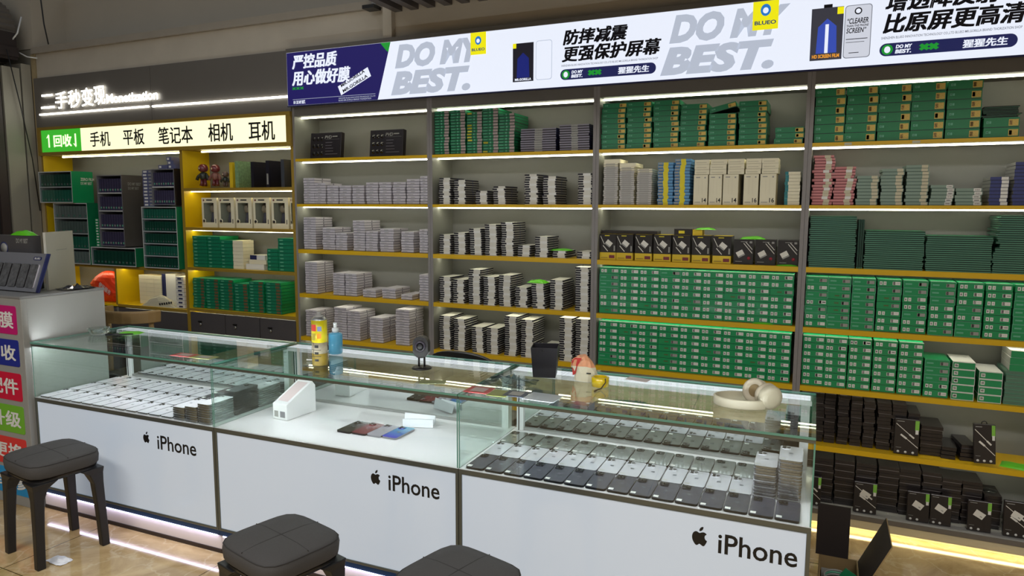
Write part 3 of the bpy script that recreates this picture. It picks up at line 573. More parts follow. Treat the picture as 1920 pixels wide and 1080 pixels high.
# black blister boxes standing in front of the stacks
def standing_box(w_, h_, cable, plug):
    t = empty('accessory_box'); d_ = .022
    bevel(MB().box(0, w_, 0, d_, 0, h_, M['blk']).build('carton_body', t), .0015)
    b = MB(); qd(b, w_*.82, h_*.7, w_*.98, h_*.98, -.0008, M['limel']); qd(b, w_*.84, h_*.6, w_*.96, h_*.72, -.0009, M['label']); b.build('tag_label', t)
    b = MB()
    for q in range(3 if cable else 2): b.lathe([(.0055, 0), (.0055, .0006)], M['label'], mx=Matrix.Translation((w_*(.18+.3*q), -.0005, h_*.07)) @ Matrix.Rotation(R(90), 4, 'X'), seg=14)
    qd(b, w_*.08, h_*.92, w_*.38, h_*.94, -.0008, M['label2']); qd(b, w_*.08, h_*.18, w_*.3, h_*.19, -.0008, M['label2']); qd(b, 0, h_*.125, w_, h_*.13, -.0008, mat('faint_print', (54, 46, 46), .5)); b.build('printed_marks', t)
    b = MB()
    def bar(ax, az, bx, bz, tk):
        A, B_ = Vector((ax*w_, -.001, az*h_)), Vector((bx*w_, -.001, bz*h_)); d = (B_-A).normalized(); n = Vector((d.z, 0, -d.x))*tk*.5
        b.add([tuple(A-n), tuple(B_-n), tuple(B_+n), tuple(A+n)], [(0, 1, 2, 3)], M['whitep'])
    if cable: bar(.05, .86, .6, .58, .0028); bar(.6, .58, .8, .48, .007); bar(.25, .56, .5, .45, .008); bar(.5, .45, .97, .22, .0028)
    if plug:
        mxr = Matrix.Translation((w_*.5, 0, h_*(.56 if not cable else .62))) @ Matrix.Rotation(R(24), 4, 'Y')
        b.add([(-.022, -.0011, -.014), (.018, -.0011, -.017), (.022, -.0011, .012), (-.02, -.0011, .016)], [(0, 1, 2, 3)], M['whitep'], mxr)
        b.add([(.004, -.0012, -.008), (.013, -.0012, -.009), (.013, -.0012, -.004), (.004, -.0012, -.004)], [(0, 1, 2, 3)], M['label2'], mxr)
    b.build('product_picture', t); return t
gz = SH['g']+BT
for x, z, w_, h_, cab, pl, y, rx, ry, lb in (
    (.336, SH['f']+BT, .1, .165, 1, 0, .022, -3, 0, 'tall black cable box standing before black stacks on sixth shelf'),
    (.652, SH['f']+BT, .082, .175, 1, 0, .015, -5, -3, 'tilted tall black cable box with hang hook, sixth shelf beside lime pouch'),
    (-.04, gz, .08, .14, 1, 0, .03, -5, 0, 'black cable box half hidden by the counter edge, bottom shelf'),
    (.184, gz, .098, .145, 1, 1, .03, -6, 0, 'black plug and cable box standing before third black stack, bottom shelf'),
    (.408, gz, .09, .137, 0, 1, .03, -5, 0, 'left one of two adjoining black plug boxes on bottom shelf'),
    (.502, gz, .084, .137, 0, 1, .03, -5, 0, 'right one of two adjoining black plug boxes on bottom shelf'),
    (.648, gz, .092, .137, 0, 1, .03, -5, 0, 'lone black plug box standing before ninth stack on bottom shelf'),
    (.785, gz, .1, .157, 1, 1, .03, -5, 0, 'black plug box at the far right edge of bottom shelf')):
    t = standing_box(w_, h_, cab, pl); t.location = (x, YW+y, z+.0026+(.0045 if ry else 0)); t.rotation_euler = (R(rx), R(ry), 0); tag(t, lb, 'box', 'black boxes standing in front of the stacks')
    if 'hook' in lb: MB().tube([(.03, .01, .174), (.033, .01, .184), (.041, .01, .188), (.049, .01, .184), (.052, .01, .174)], .0025, M['black']).build('hook', t)
for q, x in enumerate((.745, .80)):
    o = MB().lathe([(.028, 0), (.03, .006), (.02, .009)], M['clear'], (0, 0, 0)).build('round_case', loc=(x, YW+.15+.01*q, gz+(9*.0172 if x < .77 else .0)+.001)); o.rotation_euler = (0, 0, 0)
    if q: o.location = (.835, YW+.17, gz+.0005)
    tag(o, 'round translucent plastic case %s at right end of bottom shelf' % ('lying on the last black stack' if q == 0 else 'behind the rightmost plug box'), 'case')
for q, x in enumerate((.055, .325)):
    b = MB(); b.box(0, .03, -.0025, -.0003, 0, .011, mat('price_card', (186, 186, 160), .5)); o = b.build('price_label', loc=(x, YW-.002, SH['a']+.010)); tag(o, 'tiny pale price label stuck on shelf edge under the %s large green case stack' % ('second' if q == 0 else 'fourth'), 'label')

# ------------------------------------------------------------------ yellow recycling cabinet on the left
LX0, LXM, LX1 = -5.64, -4.13, -3.1355
T = .02
cab = empty('yellow_cabinet', ((LX0+LX1)/2, YW, 0)); cx = (LX0+LX1)/2
def cb(name, x0, x1, y0, y1, z0, z1, m, parent=cab, faces=None):
    return MB().box(x0-cx, x1-cx, y0, y1, z0, z1, m, faces=faces).build(name, parent)
ye = M['ywood']; YI = mat('yellow_inner_board', (222, 186, 14), .4, noise=.04, nscale=10)
cb('side_panel', LX0, LX0+T, 0, .25, 0, 1.925, YI, faces={'f': ye}); cb('side_panel', LX1-T, LX1-.0005, 0, .25, 0, 1.925, YI, faces={'f': ye})
cb('divider_panel', LXM-.012, LXM+.014, 0, .25, 0, 1.925, YI, faces={'f': ye})
cb('back_panel', LX0+T, LX1-T, .235, .25, 0, 1.925, M['back'])
shelves = [(LXM+.014, LX1-T, 1.645, 1), (LXM+.014, LX1-T, 1.373, 0), (LXM+.014, LX1-T, 1.092, 0), (LXM+.014, LX1-T, .80, 0), (LX0+T, LXM-.012, 1.073, 0), (-4.86, LXM-.012, .785, 0)]
for x0, x1, z, st in shelves:
    s = cb('shelf', x0, x1, -.002, .235, z, z+.02, YI, faces={'f': ye})
    MB().box(x0+.002-cx, x1-.002-cx, .06, .07, z-.006, z-.0005, M['led']).build('led_strip', s)
cb('led_strip', LX0+.16, LXM-.02, .06, .07, 1.912, 1.92, M['led']); cb('led_strip', LXM+.13, LX1-T-.005, .06, .07, 1.912, 1.92, M['led'])
cb('divider_panel', -4.88, -4.86, 0, .235, .80, 1.073, YI, faces={'f': ye})
for x0, x1, z1 in ((LX0+T, -4.882, .78), (-4.86, LXM-.014, .78), (LXM+.016, LXM+.346, .795), (LXM+.349, LXM+.66, .795), (LXM+.663, LX1-T-.002, .795)):
    d = cb('drawer', x0+.002, x1-.002, .001, .02, .5, z1-.003, M['greycab'])
    xm = x0+(x1-x0)*(.3 if x0 > LXM else .32)
    MB().lathe([(.011, 0), (.011, .006), (.006, .008)], M['alu'], mx=Matrix.Translation((xm-cx, .0, z1-.085)) @ Matrix.Rotation(R(90), 4, 'X'), seg=16).box(xm-cx-.012, xm-cx+.018, -.014, -.006, z1-.068, z1-.060, M['black']).build('lock', d)
    cb('drawer', x0+.002, x1-.002, .001, .02, .06, .495, M['greycab'])
# header with the backlit panel
cb('header_frame', LX0, LX1-.0005, -.02, .25, 1.925, 1.950, ye); cb('header_frame', LX0, LX1-.0005, -.02, .25, 2.118, 2.140, ye)
cb('header_frame', LX0, LX0+.04, -.02, .25, 1.951, 2.117, ye); cb('header_frame', LX1-.035, LX1-.0005, -.02, .25, 1.951, 2.117, ye)
hp = mat('backlit_cream_panel', (240, 238, 200), .4, emit=.95, emrgb=(250, 246, 205)); hg = mat('backlit_green_panel', (40, 170, 40), .4, emit=.8, emrgb=(62, 178, 48))
cb('backlit_panel', -5.14, LX1-.036, -.014, .0, 1.951, 2.117, hp); cb('backlit_panel', LX0+.041, -5.141, -.014, .0, 1.951, 2.117, hg)
b = MB()
for t_, r_ in (('手机', (-5.037, 1.975, -4.817, 2.085)), ('平板', (-4.68, 1.975, -4.461, 2.09)), ('笔记本', (-4.322, 1.97, -3.988, 2.09)), ('相机', (-3.845, 1.972, -3.624, 2.095)), ('耳机', (-3.487, 1.965, -3.265, 2.093))):
    letter(MB(), t_, (r_[0]-cx, r_[1], r_[2]-cx, r_[3]), -.0155, M['ink'], .015).build('black_lettering', cab)
b = MB(); wl_ = mat('lit_cream_letters', (250, 250, 220), .4, emit=1.0)
letter(b, '回收', (-5.455-cx, 1.985, -5.245-cx, 2.08), -.0155, wl_, .03)
for sx, x_ in ((1, -5.51), (-1, -5.20)):
    qd(b, x_-.008-cx, 1.985, x_+.008-cx, 2.08, -.0156, wl_); z_ = 2.085 if sx > 0 else 1.98
    b.add([(x_-cx-.03*sx*(-1 if sx < 0 else 1), -.0157, z_-.03*sx), (x_-cx, -.0157, z_+.002*sx), (x_-cx+.004, -.0157, z_-.02*sx)], [(0, 1, 2)], wl_)
b.build('cream_lettering', cab)
tag(cab, 'yellow cabinet with lit recycling header, shelves of racks and locked grey drawers', 'cabinet')
# dark fascia with the neon line and halo letters
fa = empty('fascia_board', (cx, YW, 2.14))
MB().box(LX0-.02-cx, -4.385-cx, -.005, .25, .0, .375, M['greyd']).build('board', fa); MB().box(-4.382-cx, LX1-.002-cx, -.005, .25, .0, .375, M['greyd']).build('board', fa)
tag(fa, 'dark grey fascia board above the yellow cabinet', 'board')
o = MB().tube([(-5.60, YW-.012, 2.238), (-4.405, YW-.012, 2.238)], .0065, M['neon']).build('neon_tube'); tag(o, 'long white neon tube below the lit letters', 'neon tube', 'neon tubes across the fascia')
o = MB().tube([(-4.365, YW-.012, 2.236), (-3.15, YW-.012, 2.232)], .0065, M['neon']).build('neon_tube'); tag(o, 'long white neon tube right of the board joint', 'neon tube', 'neon tubes across the fascia')
ns = empty('neon_lettering', (-5.2, YW-.018, 2.26))
for ch, r_ in (('二', (-.37, .02, -.21, .125)), ('手', (-.20, .01, -.06, .135)), ('秒', (-.05, .01, .09, .14)), ('变', (.10, .012, .23, .145)), ('现', (.24, .015, .36, .15))):
    letter(MB(), ch, r_, 0, M['neon'], .012, mx=None).build('character', ns)
letter(MB(), 'Monetization', (.37, .02, .90, .085), 0, M['neon'], .03).build('word', ns)
b = MB(); 
for xx in (-.3, -.1, .05, .18, .3, .5, .75): b.box(xx, xx+.004, 0.001, .013, .05, .054, M['alu'])
b.build('standoff', ns)
tag(ns, 'glowing white halo letters above the left neon tube', 'sign lettering')

# display racks in the left half of the cabinet
def rack(x0, z0, x1, z1, d_, nsh, frame, sidem, label, packs, yoff=-.03, glassy=True, pkw=.02, packm=None, grp=None, hfrac=.8):
    W_, H_ = x1-x0, z1-z0
    t = empty('display_rack', (x0, YW+yoff, z0))
    b = MB(); e = .006
    b.box(0, e, 0, d_, 0, H_, frame, faces={'l': sidem}); b.box(W_-e, W_, 0, d_, 0, H_, frame, faces={'r': sidem})
    b.box(e, W_-e, 0, d_, 0, e, frame); b.box(e, W_-e, 0, d_, H_-e, H_, frame); b.box(e, W_-e, d_-e, d_, e, H_-e, sidem); b.build('frame', t)
    sh = H_/nsh
    for k in range(1, nsh): MB().box(e, W_-e, .002, d_-e, k*sh-.004, k*sh+.004, M['aluw'] if packm is PNV else M['clear'], faces={'f': M['aluw']}).build('shelf', t)
    if glassy: MB().box(e, W_-e, .001, .004, e, H_-e, M['clear']).build('front_pane', t)
    tag(t, label, 'display rack')
    for k in range(nsh):
        n = packs
        for i in range(n):
            m_ = packm if not isinstance(packm, (list, tuple)) else packm[(i*3+k) % len(packm)]
            hh = sh*hfrac*random.uniform(.93, 1.0); px = x0+e+.004+(W_-2*e-.012)*i/n; pw = (W_-2*e-.012)/n*.84
            me = cached(('pack', m_.name, round(pw, 4), round(sh, 3), i % 2), lambda: (lambda q: (q.box(0, pw, 0, .09, 0, sh*hfrac*.96, m_, faces={'t': M['greenl'] if m_ in (M['green'], M['greenb'], M['greend']) else M['label2']}), qd(q, pw*.2, sh*.1, pw*.8, sh*.2, -.0006, M['label2'] if i % 2 else M['greenl']), q)[2])(MB()).mesh('film_pack'))
            put('film_pack', me, Matrix.Translation((px, YW+yoff+.012, z0+(e if k == 0 else k*sh+.004)+.0006)), 'upright film pack, %s from left, %s, %s' % (NTH[i], ('single row' if nsh == 1 else '%s row from bottom' % NTH[k]), grp), 'film pack', 'film packs in '+grp)
    return t
PG, PGD, PNV = mat('frosted_green_pack', (52, 140, 112), .3, noise=.2, nscale=80), mat('frosted_dark_green_pack', (34, 98, 78), .3, noise=.3, nscale=80), mat('frosted_navy_pack', (62, 58, 84), .3, noise=.3, nscale=80)
G3 = [M['green'], M['greend'], mat('print_mix_card', (110, 130, 118), .4, noise=.5, nscale=120)]
rack(-5.612, 1.562, -5.225, 1.80, .17, 2, M['aluw'], M['greenb'], 'two tier green acrylic rack sticking out at the cabinet top left', 11, packm=[PG, PGD, PG], grp='the top left green rack', yoff=-.05)
rack(-5.49, 1.0945, -5.10, 1.560, .17, 4, M['aluw'], M['green'], 'four tier acrylic rack of see-through film packs under the top left rack', 11, packm=[mat('clear_film_print', (150, 160, 152), .3, noise=.4, nscale=160), PG, mat('clear_film_print2', (126, 140, 130), .3, noise=.4, nscale=160)], grp='the see-through rack')
rack(-4.975, 1.24, -4.705, 1.765, .20, 4, mat('rack_grey', (120, 120, 126), .4), mat('grey_brown_print', (84, 78, 74), .5, noise=.1), 'tall dark rack with four white shelf rims of navy packs', 9, packm=PNV, grp='the tall dark rack', glassy=False)
rack(-4.398, 1.547, -4.17, 1.80, .18, 2, mat('rack_grey', (120, 120, 126), .4), M['blk'], 'two tier black rack standing at the divider top right', 9, packm=PNV, grp='the black rack', glassy=False)
rack(-5.085, 1.095, -4.60, 1.232, .16, 1, M['aluw'], M['green'], 'long low green rack at the bottom middle of the left section', 12, packm=[PGD, PGD, PG], grp='the long low rack')
rack(-4.515, 1.095, -4.165, 1.535, .17, 5, M['aluw'], M['green'], 'five tier green rack standing right against the yellow divider', 13, packm=[PGD, PG, PGD], grp='the five tier rack')
# printing on the visible rack sides
for (y, z0, z1, x, lines, m_) in ((.0, 1.58, 1.79, -5.2242, 2, M['label']), (.0, 1.55, 1.75, -4.7042, 2, M['label2'])):
    b = MB(); mxs = Matrix.Translation((x, YW+.02, 0)) @ Matrix.Rotation(R(90), 4, 'Z')
    letter(b, 'ZERO FILM' if x < -5 else 'DO MY BEST', (0, z1-.06, .11, z1-.038), 0, m_, .02, mx=mxs); letter(b, 'DO MY BEST' if x < -5 else 'DO MY BEST', (0, z1-.09, .09, z1-.07), 0, m_, .02, mx=mxs)
    o = b.build('side_print'); o.parent = [q for q in bpy.data.objects if q.name.startswith('display_rack') and abs(q.location.x-(-5.612 if x < -5 else -4.975)) < .01][0]; o.matrix_parent_inverse = Matrix.Translation(-o.parent.location)
# stacks beside the racks
def smallstack(kind, x0, x1, zb, n, h, m_, lbl, grp, d_=.12, yo=.0, dots=True):
    for i in range(n):
        me = cached((kind, x1-x0, h), lambda: (lambda q: (q.box(0, x1-x0, 0, d_, .0008, h-.0006, m_, faces={'t': M['greenl']}), qd(q, (x1-x0)*.1, h*.25, (x1-x0)*.42, h*.75, -.0008, M['label']), qd(q, (x1-x0)*.58, h*.25, (x1-x0)*.9, h*.75, -.0008, M['label2']), q)[3])(MB()).mesh(kind))
        put(kind, me, Matrix.Translation((x0+random.uniform(-.002, .002), YW+yo+random.uniform(0, .003), zb+i*h+.0006)), '%s, %s' % (lbl, up(i, n)), 'box', grp)
smallstack('lens_film_box', -5.062, -4.985, 1.2335, 10, .021, M['greenb'], 'small green box stacked between the clear rack and dark rack', 'small green boxes left of the dark rack')
smallstack('lens_film_box', -4.612, -4.52, 1.0945, 22, .0222, M['greenb'], 'small green box stacked between dark rack and five tier rack', 'small green boxes right of the dark rack', yo=.10)
smallstack('film_tin', -4.512, -4.404, 1.5365, 11, .0235, mat('grey_blue_card', (92, 96, 132), .45), 'grey blue box stacked left of the black two tier rack', 'grey blue boxes on the five tier rack', yo=-.01)
for q, (x, z, w_) in enumerate(((-4.33, 1.801, .09), (-4.235, 1.801, .07), (-4.24, 1.828, .06), (-4.25, 1.855, .05))):
    put('film_tin', cached(('ft', w_), lambda: (lambda q_: (q_.box(0, w_, 0, .1, 0, .0265, mat('grey_blue_card', (92, 96, 132), .45)), qd(q_, .01, .006, .03, .02, -.0008, M['label']), q_)[2])(MB()).mesh('film_tin')), Matrix.Translation((x, YW-.02, z)), 'grey blue box lying on the black rack, %s' % ('left one', 'right one at base', 'second layer', 'top layer')[q], 'box', 'grey blue boxes above the black rack')
# orange bag, boxes and plastic bag in the lower compartments
def blob(name, prof, loc, m_, scale, seed, label, cat, n=14, rz=0):
    rnd = random.Random(seed); b = MB(); vs = []; fs = []
    for i in range(n+1):
        th = math.pi*i/n
        for j in range(n*2):
            ph = 2*math.pi*j/(n*2); r_ = 1+.10*math.sin(3*ph+seed)+.08*math.sin(5*th+2*ph)+rnd.uniform(-.05, .05)
            z_ = math.cos(th)*prof(ph, th)
            vs.append((scale[0]*r_*math.sin(th)*math.cos(ph), scale[1]*r_*math.sin(th)*math.sin(ph), scale[2]*(max(-.8, z_)+.8)))
    for i in range(n):
        for j in range(n*2): a = i*n*2+j; c = i*n*2+(j+1) % (n*2); fs.append((a, a+n*2, c+n*2, c))
    b.add(vs, fs, m_, None, False); o = b.build(name, loc=loc); o.rotation_euler = (0, 0, rz)
    if label: tag(o, label, cat)
    return o
o = blob('orange_bag', lambda p_, t_: 1, (-5.09, YW+.115, .802), M['orange'], (.165, .082, .132), 3, 'crumpled orange red plastic bag stuffed in the cabinet beside the yellow box', 'bag')
b = MB(); letter(b, '便民服务', (-.01, .09, .13, .13), -.094, M['label'], .01, rot=-.5); b.build('lettering', o)
sp = cb('bag_shelf', LX0+T, -4.882, .0, .235, .785, .80, YI); o.location.z = .8005
zb = .8055
for q in range(3):
    for i in range(7):
        put('white_module_box', cached(('wm',), lambda: carton_mesh('white_module_box', .078, .1, .031, M['cream'], M['creamd'], .06)), Matrix.Translation((-4.735+q*.0795, YW+.09, zb+i*.0312)), 'cream module box, %s, %s of three columns behind the plastic bag' % (up(i, 7), ('left', 'middle', 'right')[q]), 'box', 'cream boxes in the lower left compartment')
o = MB().box(-4.49, -4.465, YW+.09, YW+.2, zb, zb+.235, M['navy']).build('blue_binder'); tag(o, 'narrow dark blue box standing beside the cream module boxes', 'box')
o = MB().box(-4.462, -4.36, YW+.10, YW+.2, zb, zb+.235, M['label']).build('tall_white_box'); tag(o, 'tall white box right of the narrow blue one', 'box')
for i in range(8):
    put('white_lens_box', cached(('wlb',), lambda: carton_mesh('white_lens_box', .078, .12, .0285, M['label'], M['label2'], .1, labels=[(.25, .75, .25, .65, M['navy'])])), Matrix.Translation((-4.275+random.uniform(-.003, .003), YW+.03, zb+i*.0288)), 'white box with blue spot beside yellow divider, %s' % up(i, 8), 'box', 'white boxes with blue spots')
b = MB(); rnd = random.Random(5); n = 12; vs = []; fs = []
for i in range(n+1):
    for j in range(n+1):
        u, v = i/n*2-1, j/n*2-1; e_ = max(0, 1-abs(u)**2)*max(0, 1-abs(v)**3)
        vs.append((u*.17+rnd.uniform(-.008, .008), v*.036, max(0, (.085-.03*u)*e_**.7*(1-.35*abs(u-.3))+rnd.uniform(-.009, .009)*e_)))
for i in range(n):
    for j in range(n): a = i*(n+1)+j; fs.append((a, a+n+1, a+n+2, a+1))
k = len(vs); vs += [(a, b_, 0) for a, b_, c in vs]; fs += [tuple(k+q for q in reversed(f)) for f in fs]
b.add(vs, fs, mat('milky_plastic', (196, 192, 170), .3)); o = b.build('plastic_bag', loc=(-4.45, YW+.045, zb))
q_ = MB(); mq = Matrix.Translation((.02, -.0375, .012)) @ Matrix.Rotation(R(9), 4, 'Y').inverted()
[qd(q_, .024*k_, 0, .024*k_+.015, .016, 0, M['ink'], mq) for k_ in range(6)]; q_.build('print_blocks', o)
tag(o, 'crumpled milky plastic bag with black print lying before the cream boxes', 'bag')

# right half: toys, boards, doll boxes, green cartons
def figurine(x, z, h_, c1, c2, label, lean=0):
    t = empty('toy_figurine', (x, YW+.07, z+.0145*h_/.16)); s = h_/.16
    b = MB(); b.lathe([(.02*s, 0), (.034*s, .012*s), (.037*s, .03*s), (.028*s, .05*s), (.012*s, .058*s)], c1, (0, 0, .1*s), 14); subd(b.build('head', t), 1)
    b = MB(); b.lathe([(.014*s, 0), (.028*s, .01*s), (.03*s, .04*s), (.015*s, .055*s)], c2, (0, 0, .045*s), 12); b.build('torso', t)
    for sx in (-1, 1):
        MB().tube([(sx*.022*s, 0, .09*s), (sx*.045*s, -.006*s, .07*s), (sx*.055*s, -.01*s, .045*s)], [.009*s, .01*s, .012*s], c2).build('arm', t)
        MB().tube([(sx*.013*s, 0, .05*s), (sx*.017*s, 0, .02*s), (sx*.02*s, -.004*s, .002*s)], [.013*s, .012*s, .015*s], c1).build('leg', t)
    b = MB(); b.lathe([(.008*s, 0), (.008*s, .001)], mat('toy_face', (206, 180, 150), .5), mx=Matrix.Translation((0, -.036*s, .126*s)) @ Matrix.Rotation(R(90), 4, 'X'), seg=10); b.build('face_plate', t)
    tag(t, label, 'figurine'); return t
mr, md = mat('maroon_plastic', (104, 36, 44), .3, coat=.4), mat('dark_green_plastic', (40, 46, 42), .35)
figurine(-4.0, 1.6657, .155, mr, md, 'leftmost small toy figurine, red head, dark body, on yellow shelf')
figurine(-3.885, 1.6657, .15, mr, mat('dusty_pink', (128, 84, 76), .5), 'taller middle toy figurine with red head on yellow shelf')
figurine(-3.795, 1.6657, .105, mat('grey_brown_plastic', (88, 70, 66), .4), md, 'short third toy figurine with brown head on yellow shelf')
for q, (x, w_, h_, m_, lb) in enumerate(((-3.715, .028, .17, M['brand'], 'yellow box standing edge-on beside the toy figurines'), (-3.665, .03, .178, mat('patterned_green_card', (120, 150, 110), .4, noise=.6, nscale=70), 'pale green patterned box standing edge-on right of the yellow one'), (-3.525, .024, .17, M['stridk'], 'thin dark box standing edge-on, left of three'), (-3.395, .028, .175, M['stridk'], 'thin dark box with white scribble standing edge-on, middle of three'), (-3.268, .028, .18, mat('slate_card', (62, 66, 74), .4), 'slate grey box standing edge-on beside the cabinet side'))):
    b = MB().box(0, w_, 0, .15, 0, h_, m_)
    if q == 3: qd(b, .006, .02, .02, .09, -.0007, M['label2'])
    o = b.build('upright_box', loc=(x, YW+.03, 1.6656)); tag(o, lb, 'box')
def doll_box():
    t = empty('doll_box'); W_, H_, D_ = .142, .205, .10; e = .02
    b = MB(); b.box(0, W_, .002, D_, 0, .035, M['cream']); b.box(0, W_, .002, D_, H_-.035, H_, M['cream']); b.box(0, .018, .002, D_, .035, H_-.035, M['cream']); b.box(W_-.03, W_, .002, D_, .035, H_-.035, M['cream']); b.box(.018, W_-.03, .08, D_, .035, H_-.035, mat('doll_backdrop', (96, 90, 70), .6, noise=.2)); b.build('carton_body', t)
    MB().box(.018, W_-.03, .003, .005, .035, H_-.035, M['clear']).build('window', t)
    b = MB(); c = (W_/2-.006, .045); b.lathe([(.018, 0), (.026, .02), (.02, .045), (.008, .055)], mat('doll_skin', (196, 170, 140), .5), (c[0], c[1], .105), 12); b.lathe([(.022, 0), (.014, .04), (.01, .07)], mat('doll_dress', (120, 110, 120), .6), (c[0], c[1], .036), 12); b.build('doll', t)
    b = MB(); b.lathe([(.021, 0), (.03, .02), (.026, .045), (.01, .055)], mat('doll_hair', (104, 84, 62), .7), (c[0], c[1]+.008, .11), 12); b.build('doll_hair', t)
    b = MB(); qd(b, .045, H_-.02, .1, H_-.012, .0012, M['ink']); b.lathe([(.007, 0), (.007, .001)], mr, mx=Matrix.Translation((.02, .0015, H_-.017)) @ Matrix.Rotation(R(90), 4, 'X'), seg=10); b.lathe([(.016, 0), (.016, .001)], M['cream'], mx=Matrix.Translation((.02, .0012, .045)) @ Matrix.Rotation(R(90), 4, 'X'), seg=12); b.lathe([(.010, 0), (.010, .001)], M['stridk'], mx=Matrix.Translation((.02, .0008, .045)) @ Matrix.Rotation(R(90), 4, 'X'), seg=12); qd(b, W_-.018, .03, W_-.012, .06, .0012, M['ink']); b.build('printed_marks', t)
    return t
d0 = None
for q, x in enumerate((-3.999, -3.841, -3.684, -3.528, -3.369, -3.21)):
    t = doll_box() if d0 is None else copy_tree(d0)
    d0 = d0 or t
    t.location = (x, YW+.04, 1.3937)
    if q == 5: t.scale = (.36, 1, 1)
    tag(t, 'cream window box holding a doll, %s from left on the second shelf' % NTH[q], 'doll box', 'doll window boxes on the yellow cabinet shelf')
def gbx(w_, h_, key, white=False, gold=False):
    return cached((key, w_, h_), lambda: carton_mesh('green_tablet_carton', w_, .17, h_, mat('green_cabinet_card', (16, 116, 84), .4, noise=.1, nscale=50), M['greend'], .08, labels=[(.1, .3, .3, .6, M['greenl'])]+([(.66, .92, .15, .85, mat('brown_sticker', (104, 84, 56), .5, noise=.4, nscale=200))] if gold else []), side=M['cream'] if white else M['greenb']))
for q, (x0, x1, n, wt) in enumerate(((-4.09, -3.955, 9, 0), (-3.95, -3.83, 9, 0), (-3.827, -3.715, 8, 1), (-3.41, -3.318, 6, 0), (-3.314, -3.17, 9, 0))):
    for i in range(n):
        put('green_tablet_carton', gbx(x1-x0, .0243, 'g3%d' % wt, wt), Matrix.Translation((x0, YW+.03+.002*(i % 2), 1.1128+i*.0244)), 'green carton, %s, %s stack on third shelf of yellow cabinet' % (up(i, n), NTH[q]), 'box', 'green cartons on the third yellow shelf')
for i in range(8):
    put('cream_adapter_box', cached(('cab',), lambda: carton_mesh('cream_adapter_box', .09, .1, .0243, M['cream'], M['creamd'], .08)), Matrix.Translation((-3.712, YW+.03, 1.1128+i*.0244)), 'cream adapter box right of the green stacks on third shelf, %s' % up(i, 8), 'box', 'cream adapter boxes')
for q, (x, z, w_, h_, m_, lb) in enumerate(((-3.61, 1.1128, .16, .038, M['label'], 'white box lying between the two green carton groups'), (-3.58, 1.1515, .15, .03, M['cream'], 'cream box lying on the white one, third yellow shelf'), (-3.57, 1.182, .13, .03, M['label'], 'top white box with blue end between green carton groups'))):
    b = MB().box(0, w_, 0, .1, 0, h_, m_); 
    if q == 2: qd(b, 0, 0, w_*.45, h_, -.0007, M['navy'])
    o = b.build('small_white_box', loc=(x, YW+.04, z)); tag(o, lb, 'box')
for q, (x0, x1, n) in enumerate(((-4.11, -3.995, 10), (-3.985, -3.86, 10), (-3.852, -3.725, 10), (-3.718, -3.59, 9), (-3.583, -3.452, 10), (-3.434, -3.30, 10))):
    for i in range(n):
        put('green_tablet_carton', gbx(round(x1-x0, 3), .0212, 'g4', False, True), Matrix.Translation((x0+random.uniform(-.004, .004), YW+.03+.002*(i % 2), .8208+i*.0213)), 'green carton, %s, %s stack on lowest open shelf of yellow cabinet' % (up(i, n), NTH[q]), 'box', 'green cartons on the lowest yellow shelf')

# ------------------------------------------------------------------ backlit poster box over the grey bays
LBX0, LBX1, LZ0, LZ1 = -3.133, .93, 2.166, 2.503
lb = empty('lightbox_sign', (-1.1, YW-.03, LZ0)); ox = -1.1
def bl(name, rgb, e=1.0): return mat(name, tuple(int(c*.5) for c in rgb), .45, emit=e, emrgb=rgb)
LW, LNV, LGR, LGN = bl('lit_white_print', (232, 238, 252), .98), bl('lit_navy_print', (30, 24, 92), .9), bl('lit_grey_print', (182, 190, 206), .95), bl('lit_green_print', (30, 150, 50), .9)
LYL, LBL, LBK = bl('lit_yellow_print', (240, 232, 20), .95), bl('lit_blue_print', (40, 120, 200), .9), bl('lit_black_print', (14, 13, 20), .5)
MB().box(LBX0-ox, LBX1-ox, .0, .27, 0, LZ1-LZ0, M['greyd']).build('housing', lb)
b = MB(); b.box(LBX0-ox, LBX1-ox, -.012, -.0005, LZ1-LZ0-.012, LZ1-LZ0+.012, M['greyd']); b.build('frame_rail', lb)
MB().box(LBX0-ox, LBX1-ox, -.012, -.0005, -.004, .002, bl('lit_navy_edge', (20, 24, 60), .4)).build('frame_rail', lb)
MB().box(LBX0-ox+.002, LBX1-ox, -.008, -.0005, .0025, LZ1-LZ0-.0125, LW).build('lit_panel', lb)
def LB(name, *items):
    b = MB()
    for it in items:
        k = it[0]
        if k == 't': _, body, r_, m_, bold, sh, *rt = it; letter(b, body, (r_[0]-ox, r_[1]-LZ0, r_[2]-ox, r_[3]-LZ0), it_y(name), m_, bold, sh, rot=rt[0] if rt else 0)
        elif k == 'q': _, r_, m_, dy = it; qd(b, r_[0]-ox, r_[1]-LZ0, r_[2]-ox, r_[3]-LZ0, -.0085-dy, m_)
        elif k == 'p': _, pts, m_, dy = it; b.add([(x-ox, -.0085-dy, z-LZ0) for x, z in pts], [tuple(range(len(pts)))], m_)
    return b.build(name, lb)
def it_y(n): return -.0115
top = LZ1-.0135; bot = LZ0+.003
LB('navy_panel', ('p', [(-3.130, bot), (-2.455, bot), (-2.36, top), (-3.130, top)], LNV, 0), ('p', [(-2.43, top), (-2.36, top), (-2.375, top-.055), (-2.39, top-.045)], LGN, .0012))
